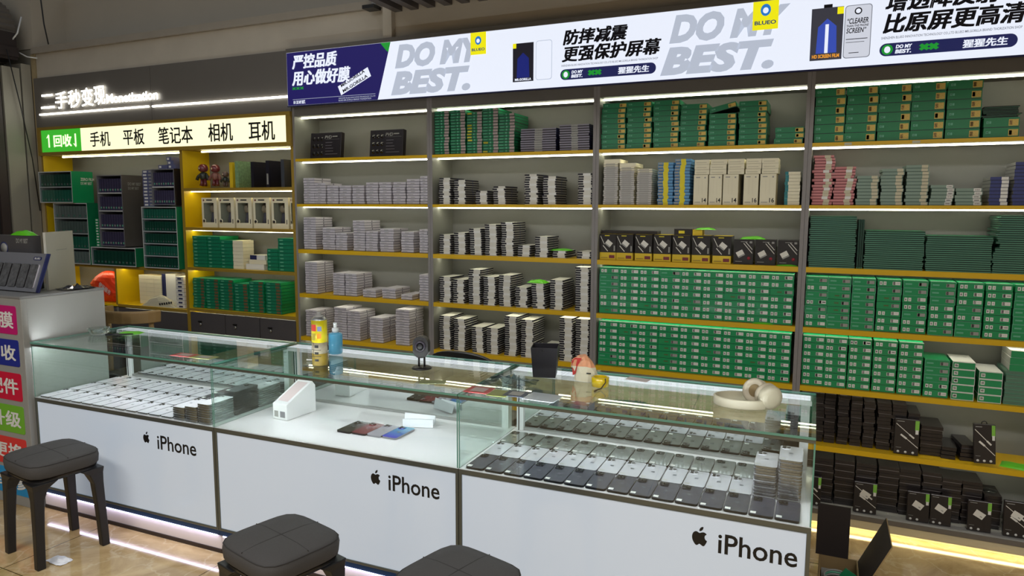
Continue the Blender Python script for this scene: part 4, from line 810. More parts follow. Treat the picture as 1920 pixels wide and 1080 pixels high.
LB('slogan', ('t', '严控品质', (-3.086, 2.385, -2.74, 2.475), LW, .035, .15), ('t', '用心做好膜', (-3.09, 2.285, -2.645, 2.378), LW, .035, .15), ('t', '×××', (-3.09, 2.262, -3.0, 2.28), LGN, .04, 0), ('q', (-3.09, 2.2035, -2.47, 2.2055), LGR, .0014),
   ('t', 'DO MY BEST.', (-3.06, 2.176, -2.99, 2.197), LW, .04, 0), ('q', (-3.085, 2.178, -3.068, 2.196), LGR, .0014), ('t', 'SHENZHEN BLUEO INNOVATION TECHNOLOGY CO.,LTD', (-2.736, 2.187, -2.47, 2.196), LGR, .01, 0), ('t', 'BLUEO MR.GORILLA BRAND THORIZATION', (-2.736, 2.175, -2.5, 2.184), LGR, .01, 0))
def rq(cx_, cz_, w_, h_, a): return [(cx_+u*w_/2*math.cos(a)-v*h_/2*math.sin(a), cz_+u*w_/2*math.sin(a)+v*h_/2*math.cos(a)) for u, v in ((-1, -1), (1, -1), (1, 1), (-1, 1))]
LB('slanted_tag', ('p', rq(-2.62, 2.285, .24, .058, .42), LW, .0012), ('t', 'MR.GORILLA', (-2.725, 2.293, -2.535, 2.312), LBK, .03, 0, .42), ('t', 'MR.GORILLA', (-2.712, 2.262, -2.515, 2.282), LBK, .03, 0, .42))
LB('grey_slogan', ('t', 'DO MY', (-2.33, 2.335, -1.76, 2.470), LGR, .06, .25), ('t', 'BEST.', (-2.36, 2.185, -1.84, 2.320), LGR, .06, .25))
LB('grey_slogan', ('t', 'DO MY', (-.747, 2.335, -.20, 2.470), LGR, .06, .25), ('t', 'BEST.', (-.787, 2.185, -.262, 2.320), LGR, .06, .25))
def circ(cx_, cz_, r_, n=20, sy=1): return [(cx_+r_*math.cos(2*math.pi*i/n), cz_+r_*sy*math.sin(2*math.pi*i/n)) for i in range(n)]
for fx0, fx1, zb_ in ((-1.837, -1.742, 2.372), (-.362, -.25, 2.362)):
    c_ = (fx0+fx1)/2; w_ = fx1-fx0
    LB('brand_flag', ('q', (fx0, zb_, fx1, top), LYL, .0022), ('p', circ(c_, zb_+w_*.78, w_*.2, sy=1.2), LBL, .0034), ('p', circ(c_, zb_+w_*.76, w_*.11, sy=1.1), LW, .0044), ('t', 'BLUEO', (fx0+w_*.08, zb_+w_*.2, fx1-w_*.08, zb_+w_*.36), bl('lit_darkblue_print', (30, 70, 110), .8), .03, 0)).location.y = -.0015
def rrp(x0, z0, x1, z1, r_, n=5):
    P_ = []
    for cx_, cz_, a0 in ((x1-r_, z1-r_, 0), (x0+r_, z1-r_, 90), (x0+r_, z0+r_, 180), (x1-r_, z0+r_, 270)):
        for i in range(n+1): a = R(a0+90*i/n); P_.append((cx_+r_*math.cos(a), cz_+r_*math.sin(a)))
    return P_
LB('product_picture', ('q', (-1.583, 2.21, -1.463, 2.41), bl('lit_pack_black', (40, 38, 48), .6), .001), ('p', [(-1.56, 2.23), (-1.486, 2.23), (-1.49, 2.33), (-1.523, 2.36), (-1.556, 2.33)], bl('lit_pack_blue', (34, 44, 130), .7), .002), ('q', (-1.583, 2.385, -1.563, 2.41), LYL, .002), ('t', 'MR.GORILLA', (-1.57, 2.215, -1.475, 2.228), LW, .04, 0), ('p', rrp(-1.45, 2.212, -1.358, 2.414, .014), LGR, .001), ('p', rrp(-1.447, 2.215, -1.361, 2.411, .012), LW, .002))
LB('product_picture', ('q', (-.109, 2.205, .022, 2.432), bl('lit_pack_grey', (66, 66, 76), .7), .001), ('p', [(-.085, 2.235), (.0, 2.235), (-.005, 2.35), (-.043, 2.385), (-.08, 2.35)], bl('lit_pack_blue2', (60, 84, 190), .8), .002), ('p', [(-.05, 2.235), (-.036, 2.235), (-.036, 2.36), (-.05, 2.36)], LW, .003), ('q', (-.004, 2.40, .022, 2.43), LYL, .002), ('t', 'HD SCREEN FILM', (-.1, 2.214, .012, 2.23), bl('lit_orange_print', (240, 160, 50), .9), .04, 0), ('q', (-.06, 2.432, -.025, 2.446), LBK, .001),
   ('p', rrp(.027, 2.205, .135, 2.432, .014), bl('lit_midgrey_print', (120, 124, 134), .9), .001), ('p', rrp(.030, 2.208, .132, 2.429, .012), bl('lit_sheet', (206, 210, 222), .95), .002), ('p', circ(.08, 2.405, .015), LBK, .003), ('p', circ(.08, 2.405, .010), LW, .0035),
   ('t', '“CLEARER', (.038, 2.352, .122, 2.376), LBK, .02, .2), ('t', 'THAN THE PHONE', (.036, 2.338, .124, 2.348), LBK, .02, .2), ('t', 'SCREEN”', (.036, 2.312, .115, 2.334), LBK, .02, .2), ('q', (.036, 2.285, .122, 2.288), LBK, .003), ('q', (.036, 2.272, .11, 2.274), LBK, .003), ('q', (.05, 2.226, .09, 2.229), LBK, .003))
LB('black_headline', ('t', '防摔减震', (-1.298, 2.375, -.955, 2.455), LBK, .035, .2), ('t', '更强保护屏幕', (-1.303, 2.29, -.785, 2.372), LBK, .035, .2), ('t', 'SHENZHEN BLUEO INNOVATION TECHNOLOGY CO.,LTD BLUEO MR.GORILLA BRAND THORIZATION SHOP', (-1.305, 2.268, -.80, 2.279), bl('lit_fine_print', (110, 112, 122), .9), .01, 0))
LB('black_headline', ('t', '增透降反射', (.185, 2.385, .61, 2.472), LBK, .035, .2), ('t', '比原屏更高清', (.18, 2.295, .70, 2.381), LBK, .035, .2), ('t', 'SHENZHEN BLUEO INNOVATION TECHNOLOGY CO.,LTD BLUEO MR.GORILLA BRAND THORIZATION SHOP', (.176, 2.272, .686, 2.284), bl('lit_fine_print', (110, 112, 122), .9), .01, 0))
for x0 in (-1.311, .172):
    LB('navy_pill', ('p', rrp(x0, 2.202, x0+.502, 2.256, .0265, 6), bl('lit_pill_navy', (32, 36, 84), .9), .001), ('p', circ(x0+.03, 2.229, .022), LGN, .002), ('p', circ(x0+.03, 2.229, .012, sy=1.2), LW, .0025),
       ('t', 'DO MY', (x0+.062, 2.231, x0+.125, 2.247), LW, .05, .15), ('t', 'BEST.', (x0+.06, 2.210, x0+.122, 2.227), LW, .05, .15), ('t', '××', (x0+.15, 2.214, x0+.225, 2.244), LGN, .09, 0), ('t', '猩猩先生', (x0+.31, 2.211, x0+.468, 2.246), LW, .035, .1))
tag(lb, 'long backlit advertising lightbox over the grey shelf bays with black headlines', 'lightbox')
ld = bpy.data.objects.new
# ------------------------------------------------------------------ glass display counters
CX0, CY0, CA = -3.5951, 2.1667, R(.759)
CMX = Matrix.Translation((CX0, CY0, 0)) @ rot_z(CA)
def cw(x, y, z=0): return CMX @ Vector((x, y, z))
ZT, ZF, CD = .8658, .584, .545
logo_pts = [(0.0, -.34), (.12, -.40), (.24, -.46), (.36, -.42), (.47, -.24), (.53, -.08), (.42, -.01), (.36, .12), (.38, .26), (.49, .36), (.38, .45), (.24, .47), (.10, .43), (0, .39), (-.10, .42), (-.22, .47), (-.36, .44), (-.48, .32), (-.54, .12), (-.51, -.10), (-.42, -.28), (-.30, -.42), (-.20, -.46), (-.10, -.41)]
leaf_pts = [(-.03, .52), (.10, .54), (.22, .66), (.25, .82), (.12, .80), (.0, .68)]
def bez(pts):
    out = []; n = len(pts)
    for i in range(n):
        p0, p1, p2, p3 = [Vector(pts[(i+k) % n]) for k in (-1, 0, 1, 2)]
        for t in (0, .33, .66):
            out.append(tuple(.5*((2*p1)+(-p0+p2)*t+(2*p0-5*p1+4*p2-p3)*t*t+(-p0+3*p1-3*p2+p3)*t*t*t)))
    return out
def display_case(i):
    W_ = 1.2; t = empty('display_case'); t.matrix_world = CMX @ Matrix.Translation((i*W_, 0, 0))
    e = .001
    MB().box(e, W_-e, .016, .50, .018, .112, mat('white_kick_board', (226, 216, 214), .3), faces={'d': M['black']}).build('kick_board', t)
    MB().box(e, W_-e, .012, .50, .0, .017, mat('brown_foot_strip', (48, 36, 32), .5)).build('foot_strip', t)
    MB().box(e, W_-e, .005, .015, .0885, .1125, M['bluestrip']).build('blue_strip', t)
    MB().box(.02, W_-.02, .003, .0145, .084, .088, lamp('led_kick', (225, 220, 255), 10)).build('led_strip', t)
    MB().box(e, .02, .018, CD, .1135, .5665, M['alu']).box(W_-.02, W_-e, .018, CD, .1135, .5665, M['alu']).box(.02, W_-.02, CD-.02, CD, .1135, .5665, M['white']).build('cabinet_body', t)
    MB().box(.0135, W_-.0135, .004, .016, .1245, .5625, M['panel']).build('front_panel', t)
    b = MB(); b.box(e, .013, 0, .017, .1135, .5665, M['alud']); b.box(W_-.013, W_-e, 0, .017, .1135, .5665, M['alud']); b.box(.013, W_-.013, 0, .017, .1135, .124, M['alud']); b.box(.013, W_-.013, 0, .017, .563, .5665, M['alud'])
    bevel(b.build('panel_frame', t), .0015)
    MB().box(e, W_-e, -.001, CD, .567, .5835, M['alud'], faces={'t': M['whitegl']}).build('case_floor', t)
    b = MB()                                                     # glass
    b.box(.008, W_-.008, .0015, .0065, .585, .845, M['glasst']); b.build('front_pane', t)
    MB().box(.0015, .0065, .0015, CD-.04, .585, .845, M['glasst'], faces={'f': M['gedge']}).build('end_pane', t); MB().box(W_-.0065, W_-.0015, .0015, CD-.04, .585, .845, M['glasst'], faces={'f': M['gedge']}).build('end_pane', t)
    MB().box(.002, W_-.002, -.004, CD, .8575, ZT, M['glasst'], faces={'f': M['gedge'], 'l': M['gedge'], 'r': M['gedge'], 'b': M['gedge']}).build('top_pane', t)
    b = MB(); b.box(.0015, W_-.0015, 0, .016, .846, .857, M['alud']); b.build('top_rail', t)
    b = MB(); b.box(.0015, .014, .0165, CD, .846, .857, M['alud']); b.box(W_-.014, W_-.0015, .0165, CD, .846, .857, M['alud']); b.build('side_rail', t)
    b = MB()
    for k in range(64): x = .02+k*(W_-.04)/64; b.box(x, x+.005, .0162, .0185, .8465, .8512, M['leddot'])
    d = b.build('led_strip', t)
    b = MB(); b.box(.0145, W_-.0145, CD-.085, CD-.002, .838, .8565, M['aluw']); b.build('rear_rail', t)
    for ya, yb in ((CD-.082, CD-.050), (CD-.045, CD-.012)): MB().box(.02, W_-.02, ya, yb, .8566, .8572, lamp('rear_rail_glow', (236, 236, 246), 1.7)).build('rear_rail_glow', t)  # added glowing strips so the white rail top looks brightly lit
    b = MB(); b.box(.02, .05, CD-.04, CD-.002, .5845, .8375, M['aluw']); b.box(W_-.05, W_-.02, CD-.04, CD-.002, .5845, .8375, M['aluw']); b.box(.028, .032, CD-.042, CD-.04, .5845, .8375, M['black']); b.build('rear_post', t)
    b = MB(); b.box(.0505, W_-.0505, CD-.03, CD-.02, .597, .8375, M['aluw'], faces={'f': M['mirror']}); b.build('mirror_door', t)
    b = MB(); b.box(.0505, W_-.0505, CD-.033, CD-.018, .5845, .5965, M['alu']); b.build('door_track', t)
    lx, lz, s = ((.775, .473, .042), (.812, .485, .044), (.825+.4, .485, .044))[0] if i == 0 else ((.833, .483, .046) if i == 1 else (.872, .484, .05))
    b = MB()
    for P_ in (logo_pts, leaf_pts):
        q = bez(P_); c = (0, 0)
        b.add([(lx+x*s*.88, .0033, lz+z*s) for x, z in q], [tuple(reversed(range(len(q))))], M['logo'])
    b.build('apple_emblem', t)
    b = MB(); tw = {0: (.845, 1.085), 1: (.892, 1.118), 2: (.93, 1.165)}[i]
    letter(b, 'iPhone', (tw[0], {0: .434, 1: .447, 2: .447}[i], tw[1], {0: .501, 1: .512, 2: .514}[i]), .0033, M['logo'], .012); b.build('lettering', t)
    return t
cl = ['left glass display case full of white phones, touching the light grey cabinet', 'middle glass display case with slanted white box and four coloured phones', 'right glass display case with rows of dark and silver phones, headphones on top']
for i in range(3): tag(display_case(i), cl[i], 'display case', 'glass display cases in a row')

# phones
def phone(back, rim, camc, logom, tagc, stackside=False):
    pw, pd, ph = .0722, .148, .0078
    b = MB(); b.rrect(0, pw, 0, pd, 0, ph, .010, rim, top=back, seg=4); o = b.build('mobile_phone')
    b = MB(); b.rrect(.004, .034, pd-.037, pd-.004, ph, ph+.0018, .007, back if camc is None else camc, seg=3)
    for lx, ly in ((.0125, pd-.013), (.0125, pd-.028), (.0265, pd-.0205)): b.lathe([(.0062, 0), (.0062, .0014), (.0045, .0015)], M['black'], (lx, ly, ph+.0018), 12)
    c = b.build('camera_bump', o)
    b = MB(); q = bez(logo_pts); b.add([(pw/2+x*.014, pd*.5+z*.015, ph+.0003) for x, z in q], [tuple(range(len(q)))], logom); b.build('logo', o)
    if tagc: qb = MB(); qb.add([(.004, .008, ph+.0004), (.021, .008, ph+.0004), (.021, .024, ph+.0004), (.004, .024, ph+.0004)], [(0, 1, 2, 3)], tagc); qb.build('price_tag', o)
    return o
ph_grey = lambda n, c: mat(n, c, .22, .35, coat=.5)
steel = mat('steel_rim', (150, 150, 156), .2, .9); dkrim = mat('graphite_rim', (40, 40, 46), .25, .8)
protoA = phone(ph_grey('graphite_glass', (86, 87, 100)), dkrim, mat('graphite_bump', (34, 34, 40), .15), mat('logo_light', (150, 152, 160), .2, .8), M['label'])
protoB = phone(ph_grey('silver_glass', (226, 226, 234)), steel, None, mat('logo_grey', (110, 112, 122), .3, .5), M['label2'])
protoC = phone(ph_grey('greenish_graphite', (120, 126, 122)), dkrim, mat('graphite_bump2', (60, 66, 66), .15), mat('logo_mid', (60, 64, 66), .3, .5), M['label'])
protoD = phone(mat('white_phone_back', (232, 230, 238), .2, coat=.4), steel, None, mat('logo_grey', (110, 112, 122), .3, .5), None)
protos = dict(A=[protoA, False], B=[protoB, False], C=[protoC, False], D=[protoD, False])
def place_phone(k, x, y, z, label, group, rz=0, flip=False):
    p_, used = protos[k]
    o = copy_tree(p_) if used else p_; protos[k][1] = True
    m_ = CMX @ Matrix.Translation((x, y, z)) @ rot_z(rz)
    if flip: m_ = m_ @ Matrix.Translation((.0722, .148, 0)) @ rot_z(math.pi)
    o.matrix_world = m_; tag(o, label, 'phone', group); return o
zp = ZF+.0004; x0 = 2.4+.022; P_ = .0765
for r_, (k, nm) in enumerate((('A', 'front'), ('B', 'middle'), ('C', 'back'))):
    for c in range(15):
        x = x0+c*P_; y = .012+r_*.152
        if x+.075 > 3.592: x = 3.592-.0745
        if c >= 13 and r_ >= 1: continue
        place_phone(k, x, y, zp, '%s phone face down, %s from left in the %s row of right case' % ({'A': 'graphite', 'B': 'silver', 'C': 'grey green'}[k], NTH[c], nm), 'phones in the %s row of the right case' % nm, rz=R(random.uniform(-.6, .6)))
for c, n in ((13, 11), (14, 14)):
    for i in range(n):
        x = min(x0+c*P_, 3.592-.0745)
        place_phone('B' if True else 'A', x+random.uniform(-.001, .001), .167+random.uniform(-.002, .003), zp+i*.0104, 'silver phone in %s stack at right end of right case, %s' % ('left' if c == 13 else 'right', up(i, n)), 'stacked silver phones in the right case')
for i in range(9): place_phone('C', min(x0+14*P_, 3.5175), .322, zp+i*.0104, 'grey phone in rear right corner stack of right case, %s' % up(i, 9), 'stacked grey phones in the right case')
for i in range(4): place_phone('C', x0+13*P_, .322, zp+i*.0104, 'grey phone in low rear stack of right case, %s' % up(i, 4), 'stacked grey phones in the right case')
for r_ in range(3):
    for c in range(15):
        if (r_ == 0 and c >= 12) or (r_ == 1 and c >= 12) or (r_ == 2 and c >= 13): continue
        place_phone('D', .02+c*P_, .012+r_*.152, zp, 'white phone face down, %s from left in the %s row of left case' % (NTH[c], ('front', 'middle', 'back')[r_]), 'white phones in the %s row of the left case' % ('front', 'middle', 'back')[r_], rz=R(random.uniform(-.5, .5)))
for c, r_, n, k in ((12, 0, 6, 'D'), (13, 0, 7, 'D'), (14, 0, 9, 'D'), (12, 1, 6, 'A'), (13, 1, 9, 'A'), (14, 1, 11, 'A'), (13, 2, 6, 'D'), (14, 2, 9, 'D')):
    for i in range(n):
        place_phone(k, .02+c*P_+random.uniform(-.002, .002), .012+r_*.152+random.uniform(-.001, .002), zp+i*.0104, '%s phone in %s stack of the %s row, left case, %s' % ('white' if k == 'D' else 'dark', {12: 'left', 13: 'middle', 14: 'right'}[c], ('front', 'middle', 'back')[r_], up(i, n)), 'phone stacks at the right end of the left case')
# four coloured phones, cable box stand, papers in the middle case
for q, (k, nm, cc) in enumerate((('E', 'black', (30, 31, 34)), ('F', 'dark red', (120, 26, 44)), ('G', 'silver', (176, 172, 184)), ('H', 'blue', (30, 70, 190)))):
    bm = mat('phone_'+nm.replace(' ', '_'), cc, .16, .3, coat=.6)
    if nm == 'blue':
        nt = bm.node_tree; b_ = nt.nodes['Principled BSDF']; tc = nt.nodes.new('ShaderNodeTexCoord'); sp_ = nt.nodes.new('ShaderNodeSeparateXYZ'); cr = nt.nodes.new('ShaderNodeValToRGB')
        nt.links.new(tc.outputs['Generated'], sp_.inputs[0]); nt.links.new(sp_.outputs['Y'], cr.inputs[0]); nt.links.new(cr.outputs[0], b_.inputs['Base Color'])
        cr.color_ramp.elements[0].color = lin((60, 50, 200))+(1,); cr.color_ramp.elements[1].color = lin((50, 170, 200))+(1,)
    protos[k] = [phone(bm, dkrim if q < 2 else steel, None, mat('logo_mid', (60, 64, 66), .3, .5), None), False]
    place_phone(k, 1.725+q*.0735, .165+q*.004, zp, '%s phone lying in the fan of four in the middle case' % nm, 'four coloured phones in the middle case', rz=R(-2))
bx = empty('slanted_box'); bx.matrix_world = CMX @ Matrix.Translation((1.345, .205, ZF+.0005)) @ rot_z(R(-4))
b = MB(); prof = [(0, 0), (.185, 0), (.185, .125), (.165, .148), (.0, .072)]
b.add([(0, y, z) for y, z in prof]+[(.085, y, z) for y, z in prof], [tuple(reversed(range(5))), tuple(range(5, 10))]+[(i, (i+1) % 5, 5+(i+1) % 5, 5+i) for i in range(5)], M['white']); bevel(b.build('box_body', bx), .002)
b = MB(); n_ = Vector((0, -.076, .165)).normalized()
def sl(y): return .072+.076*y/.165
b.add([(.012, .02, sl(.02)+.0008), (.073, .02, sl(.02)+.0008), (.073, .15, sl(.15)+.0008), (.012, .15, sl(.15)+.0008)], [(0, 1, 2, 3)], mat('pink_white_print', (214, 196, 196), .25)); b.build('slanted_picture', bx)
b = MB(); qd(b, .01, .012, .034, .04, -.0008, M['label2']); qd(b, .045, .012, .075, .04, -.0008, mat('barcode_print', (120, 120, 124), .6, noise=.6, nscale=400)); b.build('barcode_label', bx)
tag(bx, 'white phone box with slanted top standing in the middle case', 'box')
b = MB(); zz = [(0, .0), (.002, .034), (.022, .030), (.030, .004), (.046, .050), (.058, .002)]
vs = [(x_, y_*(1+.12*(x_/.135)), z_*(1-.25*(x_/.135)*(q > 2))) for x_ in (0, .045, .09, .135) for q, (y_, z_) in enumerate(zz)]
b.add(vs, [(k*6+i_, k*6+i_+1, (k+1)*6+i_+1, (k+1)*6+i_) for k in range(3) for i_ in range(5)], M['paper']); pb = b.build('folded_white_paper'); so = pb.modifiers.new('thickness', 'SOLIDIFY'); so.thickness = .0012
pb.matrix_world = CMX @ Matrix.Translation((1.95, .335, ZF+.0018)) @ rot_z(R(18)); tag(pb, 'folded white paper strip lying behind the coloured phones', 'paper')
def crumple(name, loc, s, m_, seed, label, cat, n=7, zs=.5, al=None):
    rnd = random.Random(seed); b = MB(); vs = []; fs = []
    for i in range(n+1):
        for j in range(n+1):
            u, v = i/n-.5, j/n-.5; vs.append((u*s[0]+rnd.uniform(-.1, .1)*s[0]/2, v*s[1]+rnd.uniform(-.1, .1)*s[1]/2, max(.0006, s[2]*(rnd.uniform(.0, 1))*(1-2*max(abs(u), abs(v))+.25))))
    for i in range(n):
        for j in range(n): a = i*(n+1)+j; fs.append((a, a+n+1, a+n+2, a+1))
    b.add(vs, fs, m_); o = b.build(name, loc=loc); so = o.modifiers.new('thickness', 'SOLIDIFY'); so.thickness = .0006; so.offset = 1; tag(o, label, cat); return o

# things on the counter tops
ztp = ZT+.0004
sc = empty('spray_can', cw(1.635, .17, ztp)+Vector((.0, .0, 0)))
sc.location = (-1.962, 2.372, ztp)
b = MB(); b.lathe([(.0325, 0), (.033, .004), (.033, .052)], mat('tan_label', (150, 130, 50), .4)); b.lathe([(.033, .052), (.033, .1)], mat('white_panel_label', (150, 142, 120), .5, noise=.35, nscale=90)); b.lathe([(.0333, .1), (.0333, .195)], mat('can_yellow', (196, 182, 20), .35)); b.lathe([(.033, .195), (.031, .200), (.022, .208)], M['alu']); b.build('can_body', sc)
b = MB()
for a0, a1, z0, z1, m_ in ((-125, -75, .15, .178, mat('red_print', (190, 50, 40), .5)), (-65, -35, .15, .17, mat('blue_grey_print', (120, 130, 170), .5)), (-118, -80, .11, .14, mat('olive_print', (150, 136, 30), .5)), (-70, -38, .118, .14, mat('orange_print', (226, 140, 30), .5)), (-100, -97, .012, .1, M['ink']), (-128, -42, .068, .07, M['ink']), (-128, -42, .04, .042, M['ink']), (-90, -60, .05, .06, M['ink']), (-90, -60, .02, .03, M['ink']), (-90, -60, .078, .09, M['ink'])):
    pts = [(.0337*math.cos(R(a0+(a1-a0)*k/4)), .0337*math.sin(R(a0+(a1-a0)*k/4))) for k in range(5)]
    b.add([(x, y, z0) for x, y in pts]+[(x, y, z1) for x, y in pts], [(k, k+1, 6+k, 5+k) for k in range(4)], m_)
b.build('label_print', sc); MB().lathe([(.020, .206), (.020, .214), (.010, .216), (.010, .228), (.007, .230)], M['label2'], seg=14).build('nozzle', sc)
tag(sc, 'tall yellow spray can standing on the middle glass top', 'spray can')
pbt = empty('pump_bottle', (-2.05, 2.59, ztp))
b = MB(); b.lathe([(.03, 0), (.032, .006), (.032, .088), (.028, .096), (.014, .099)], mat('blue_liquid', (86, 168, 206), .08, alpha=.85, coat=.6), seg=28); b.build('bottle_body', pbt)
MB().lathe([(.015, .0985), (.015, .118), (.008, .119), (.008, .132), (.009, .133), (.009, .143), (.005, .144)], mat('clear_white_cap', (220, 226, 228), .2), seg=16).build('pump_cap', pbt)
tag(pbt, 'small clear bottle of blue liquid with white pump cap', 'bottle')
sec = empty('security_camera', (-1.527, 2.492, ztp)); sec.rotation_euler = (0, 0, R(14))
dk = mat('dark_camera_plastic', (20, 16, 19), .4)
MB().lathe([(.042, 0), (.043, .003), (.036, .008), (.012, .010)], dk, seg=28).build('base_disc', sec)
MB().tube([(-.012, 0, .008), (-.012, 0, .055)], .0045, dk).tube([(.012, 0, .008), (.012, 0, .055)], .0045, dk).build('neck', sec)
b = MB(); mxc = Matrix.Translation((0, 0, .092)) @ Matrix.Rotation(R(90), 4, 'X'); b.rrect(-.033, .033, -.044, .046, -.016, .018, .030, dk, mxc, seg=8); b.build('camera_head', sec)
b = MB(); b.lathe([(.024, .0), (.024, .003), (.018, .0045)], mat('glossy_lens_ring', (60, 56, 66), .1), mx=Matrix.Translation((0, -.018, .097)) @ Matrix.Rotation(R(90), 4, 'X'), seg=24); b.lathe([(.016, 0), (.008, .003)], M['black'], mx=Matrix.Translation((0, -.0225, .097)) @ Matrix.Rotation(R(90), 4, 'X'), seg=18); b.build('lens', sec)
tag(sec, 'small dark webcam style security camera on round base, middle case', 'camera')
bn = empty('black_bin', (-1.012, 2.60, ztp)); bn.rotation_euler = (0, 0, R(16))
b = MB(); t0, t1, hh, th = .045, .054, .122, .003
o4 = lambda r_, z: [(-r_, -r_, z), (r_, -r_, z), (r_, r_, z), (-r_, r_, z)]
b.add(o4(t0, 0)+o4(t1, hh)+o4(t1-th, hh)+o4(t0-th, .004), [(3, 2, 1, 0)]+[(i, (i+1) % 4, 4+(i+1) % 4, 4+i) for i in range(4)]+[(4+i, 4+(i+1) % 4, 8+(i+1) % 4, 8+i) for i in range(4)]+[(8+i, 8+(i+1) % 4, 12+(i+1) % 4, 12+i) for i in range(4)]+[(12, 13, 14, 15)], mat('dark_bin_plastic', (20, 18, 27), .45)); bevel(b.build('bin_body', bn), .003)
MB().lathe([(.004, 0), (.004, .001)], M['black'], mx=Matrix.Translation((-.005, -.0535, .112)) @ Matrix.Rotation(R(90), 4, 'X'), seg=10).build('hole', bn)
tag(bn, 'square black plastic bin standing on the right glass case', 'bin')
fb = empty('food_bag', (-.835, 2.585, ztp)); fb.rotation_euler = (0, 0, R(8))
pts = [(-.04, -.02), (.045, -.02), (.045, .03), (-.045, .03)]; rnd = random.Random(2)
b = MB(); rings = [(0, .9), (.03, 1.0), (.058, 1.02), (.08, .85), (.098, .45)]
vs = []
for z_, k in rings:
    for a in range(10):
        an = 2*math.pi*a/10; vs.append((.047*k*math.cos(an)*(1+rnd.uniform(-.08, .1))-(.012 if z_ > .05 else 0), .028*k*math.sin(an)*(1+rnd.uniform(-.1, .1)), z_+rnd.uniform(-.006, .006)*(z_ > 0)))
fs = [(k*10+i, k*10+(i+1) % 10, (k+1)*10+(i+1) % 10, (k+1)*10+i) for k in range(4) for i in range(10)]+[tuple(40+i for i in range(10))]
om = mat('peach_wrapper', (226, 160, 120), .35, noise=.15, nscale=60); b.v = []; b.add(vs, fs[:20], M['cream']); b.add(vs, fs[20:], om); b.build('wrapper', fb)
b = MB(); b.add([(-.05, -.012, .02), (-.056, -.004, .075), (-.04, -.02, .093), (-.012, -.027, .094), (-.03, -.029, .06), (-.036, -.022, .03)], [(0, 1, 2, 3, 4, 5)], mat('red_wrapper_print', (206, 70, 66), .4)); b.build('red_flap', fb)
b = MB(); qd(b, .008, .034, .026, .039, -.0325, M['ink']); b.build('printed_mark', fb)
tag(fb, 'crumpled cream and red food wrapper bag beside the black bin', 'bag')
tp = empty('yellow_tape_roll', (-.757, 2.523, ztp))
b = MB(); n = 28; prof = [(.026, 0), (.033, .002), (.0335, .036), (.026, .038), (.025, .036), (.025, .002), (.026, 0)]
vs = []; fs = []
for r_, z_ in prof:
    for i in range(n): a = 2*math.pi*i/n; vs.append((r_*math.cos(a), r_*math.sin(a), z_))
for k in range(len(prof)-1):
    for i in range(n): fs.append((k*n+i, k*n+(i+1) % n, (k+1)*n+(i+1) % n, (k+1)*n+i))
b.add(vs, fs, M['yplas'], None, True); b.build('tape', tp)
MB().tube([(.026, -.022, .037), (.030, -.030, .025), (.018, -.050, .004), (.008, -.072, .003), (.006, -.088, .0025)], [.0022, .0022, .0024, .003, .004], mat('brown_cord', (84, 70, 40), .6)).build('cord', tp)
tag(tp, 'roll of yellow tape with a brown cord on the right glass case', 'tape roll')
# headphones
hp_ = empty('headphones', (-.2, 2.47, ztp)); hp_.rotation_euler = (0, 0, R(6))
bgm = M['beige']
b = MB(); pts = [(-.005+.088*math.cos(a)-.03, .060*math.sin(a)+.005, .020) for a in [R(x_) for x_ in range(35, 326, 12)]]
vs = []; fs = []
for p_ in pts:
    d_ = Vector((p_[0]+.03, (p_[1]-.005)*1.6, 0)).normalized()
    for u, v in ((0, -.017), (.007, -.015), (.007, .015), (0, .017)): vs.append((p_[0]+d_.x*u, p_[1]+d_.y*u, p_[2]+v))
for k in range(len(pts)-1):
    for i in range(4): fs.append((k*4+i, k*4+(i+1) % 4, (k+1)*4+(i+1) % 4, (k+1)*4+i))
fs += [(3, 2, 1, 0), tuple(len(vs)-4+i for i in range(4))]
b.add(vs, fs, bgm, None, True); bevel(b.build('headband', hp_), .003, 3)
for q, (loc, rx, rz_) in enumerate((((.052, -.010, .043), 84, 212), ((.012, .030, .050), 74, -28))):
    mxe = Matrix.Translation(loc) @ rot_z(R(rz_)) @ Matrix.Rotation(R(rx), 4, 'X')
    b = MB(); b.lathe([(.020, -.022), (.036, -.020), (.041, -.010), (.042, .004), (.036, .012), (.03, .013)], bgm, mx=mxe, seg=28); e_ = b.build('ear_cup', hp_)
    b = MB(); b.lathe([(.041, .013), (.043, .020), (.038, .030), (.026, .030), (.022, .016)], mat('beige_ear_cushion', (190, 180, 158), .6), mx=mxe, seg=28); b.build('ear_cushion', e_)
    b = MB(); b.lathe([(.022, .0165), (.021, .017)], M['beiged'], mx=mxe, seg=20); b.build('ear_mesh', e_)
tag(hp_, 'beige over-ear headphones lying on the right glass case', 'headphones')
# cards, wrap and tissues
def card(x, y, z, w_, d_, rz, m_, label, inner=None, t_=.0012):
    o = MB().box(0, w_, 0, d_, 0, t_, m_).build('payment_card', loc=(x, y, z)); o.rotation_euler = (0, 0, rz)
    if inner: q = MB(); q.add([(w_*.2, d_*.2, t_+.0003), (w_*.8, d_*.2, t_+.0003), (w_*.8, d_*.85, t_+.0003), (w_*.2, d_*.85, t_+.0003)], [(0, 1, 2, 3)], inner); q.build('printed_square', o)
    tag(o, label, 'card'); return o
card(-1.195, 2.235, ztp, .095, .085, R(2), mat('red_card', (160, 36, 40), .4), 'red payment card on the left front of right glass top', M['pinkl'])
card(-1.095, 2.225, ztp, .075, .085, R(2), mat('olive_card', (120, 130, 60), .4), 'olive green card between the red and dark blue cards')
card(-1.04, 2.245, ztp+.0005, .082, .075, R(2), mat('dark_blue_card', (34, 50, 74), .4), 'dark blue framed payment card at right glass front', M['label2'])
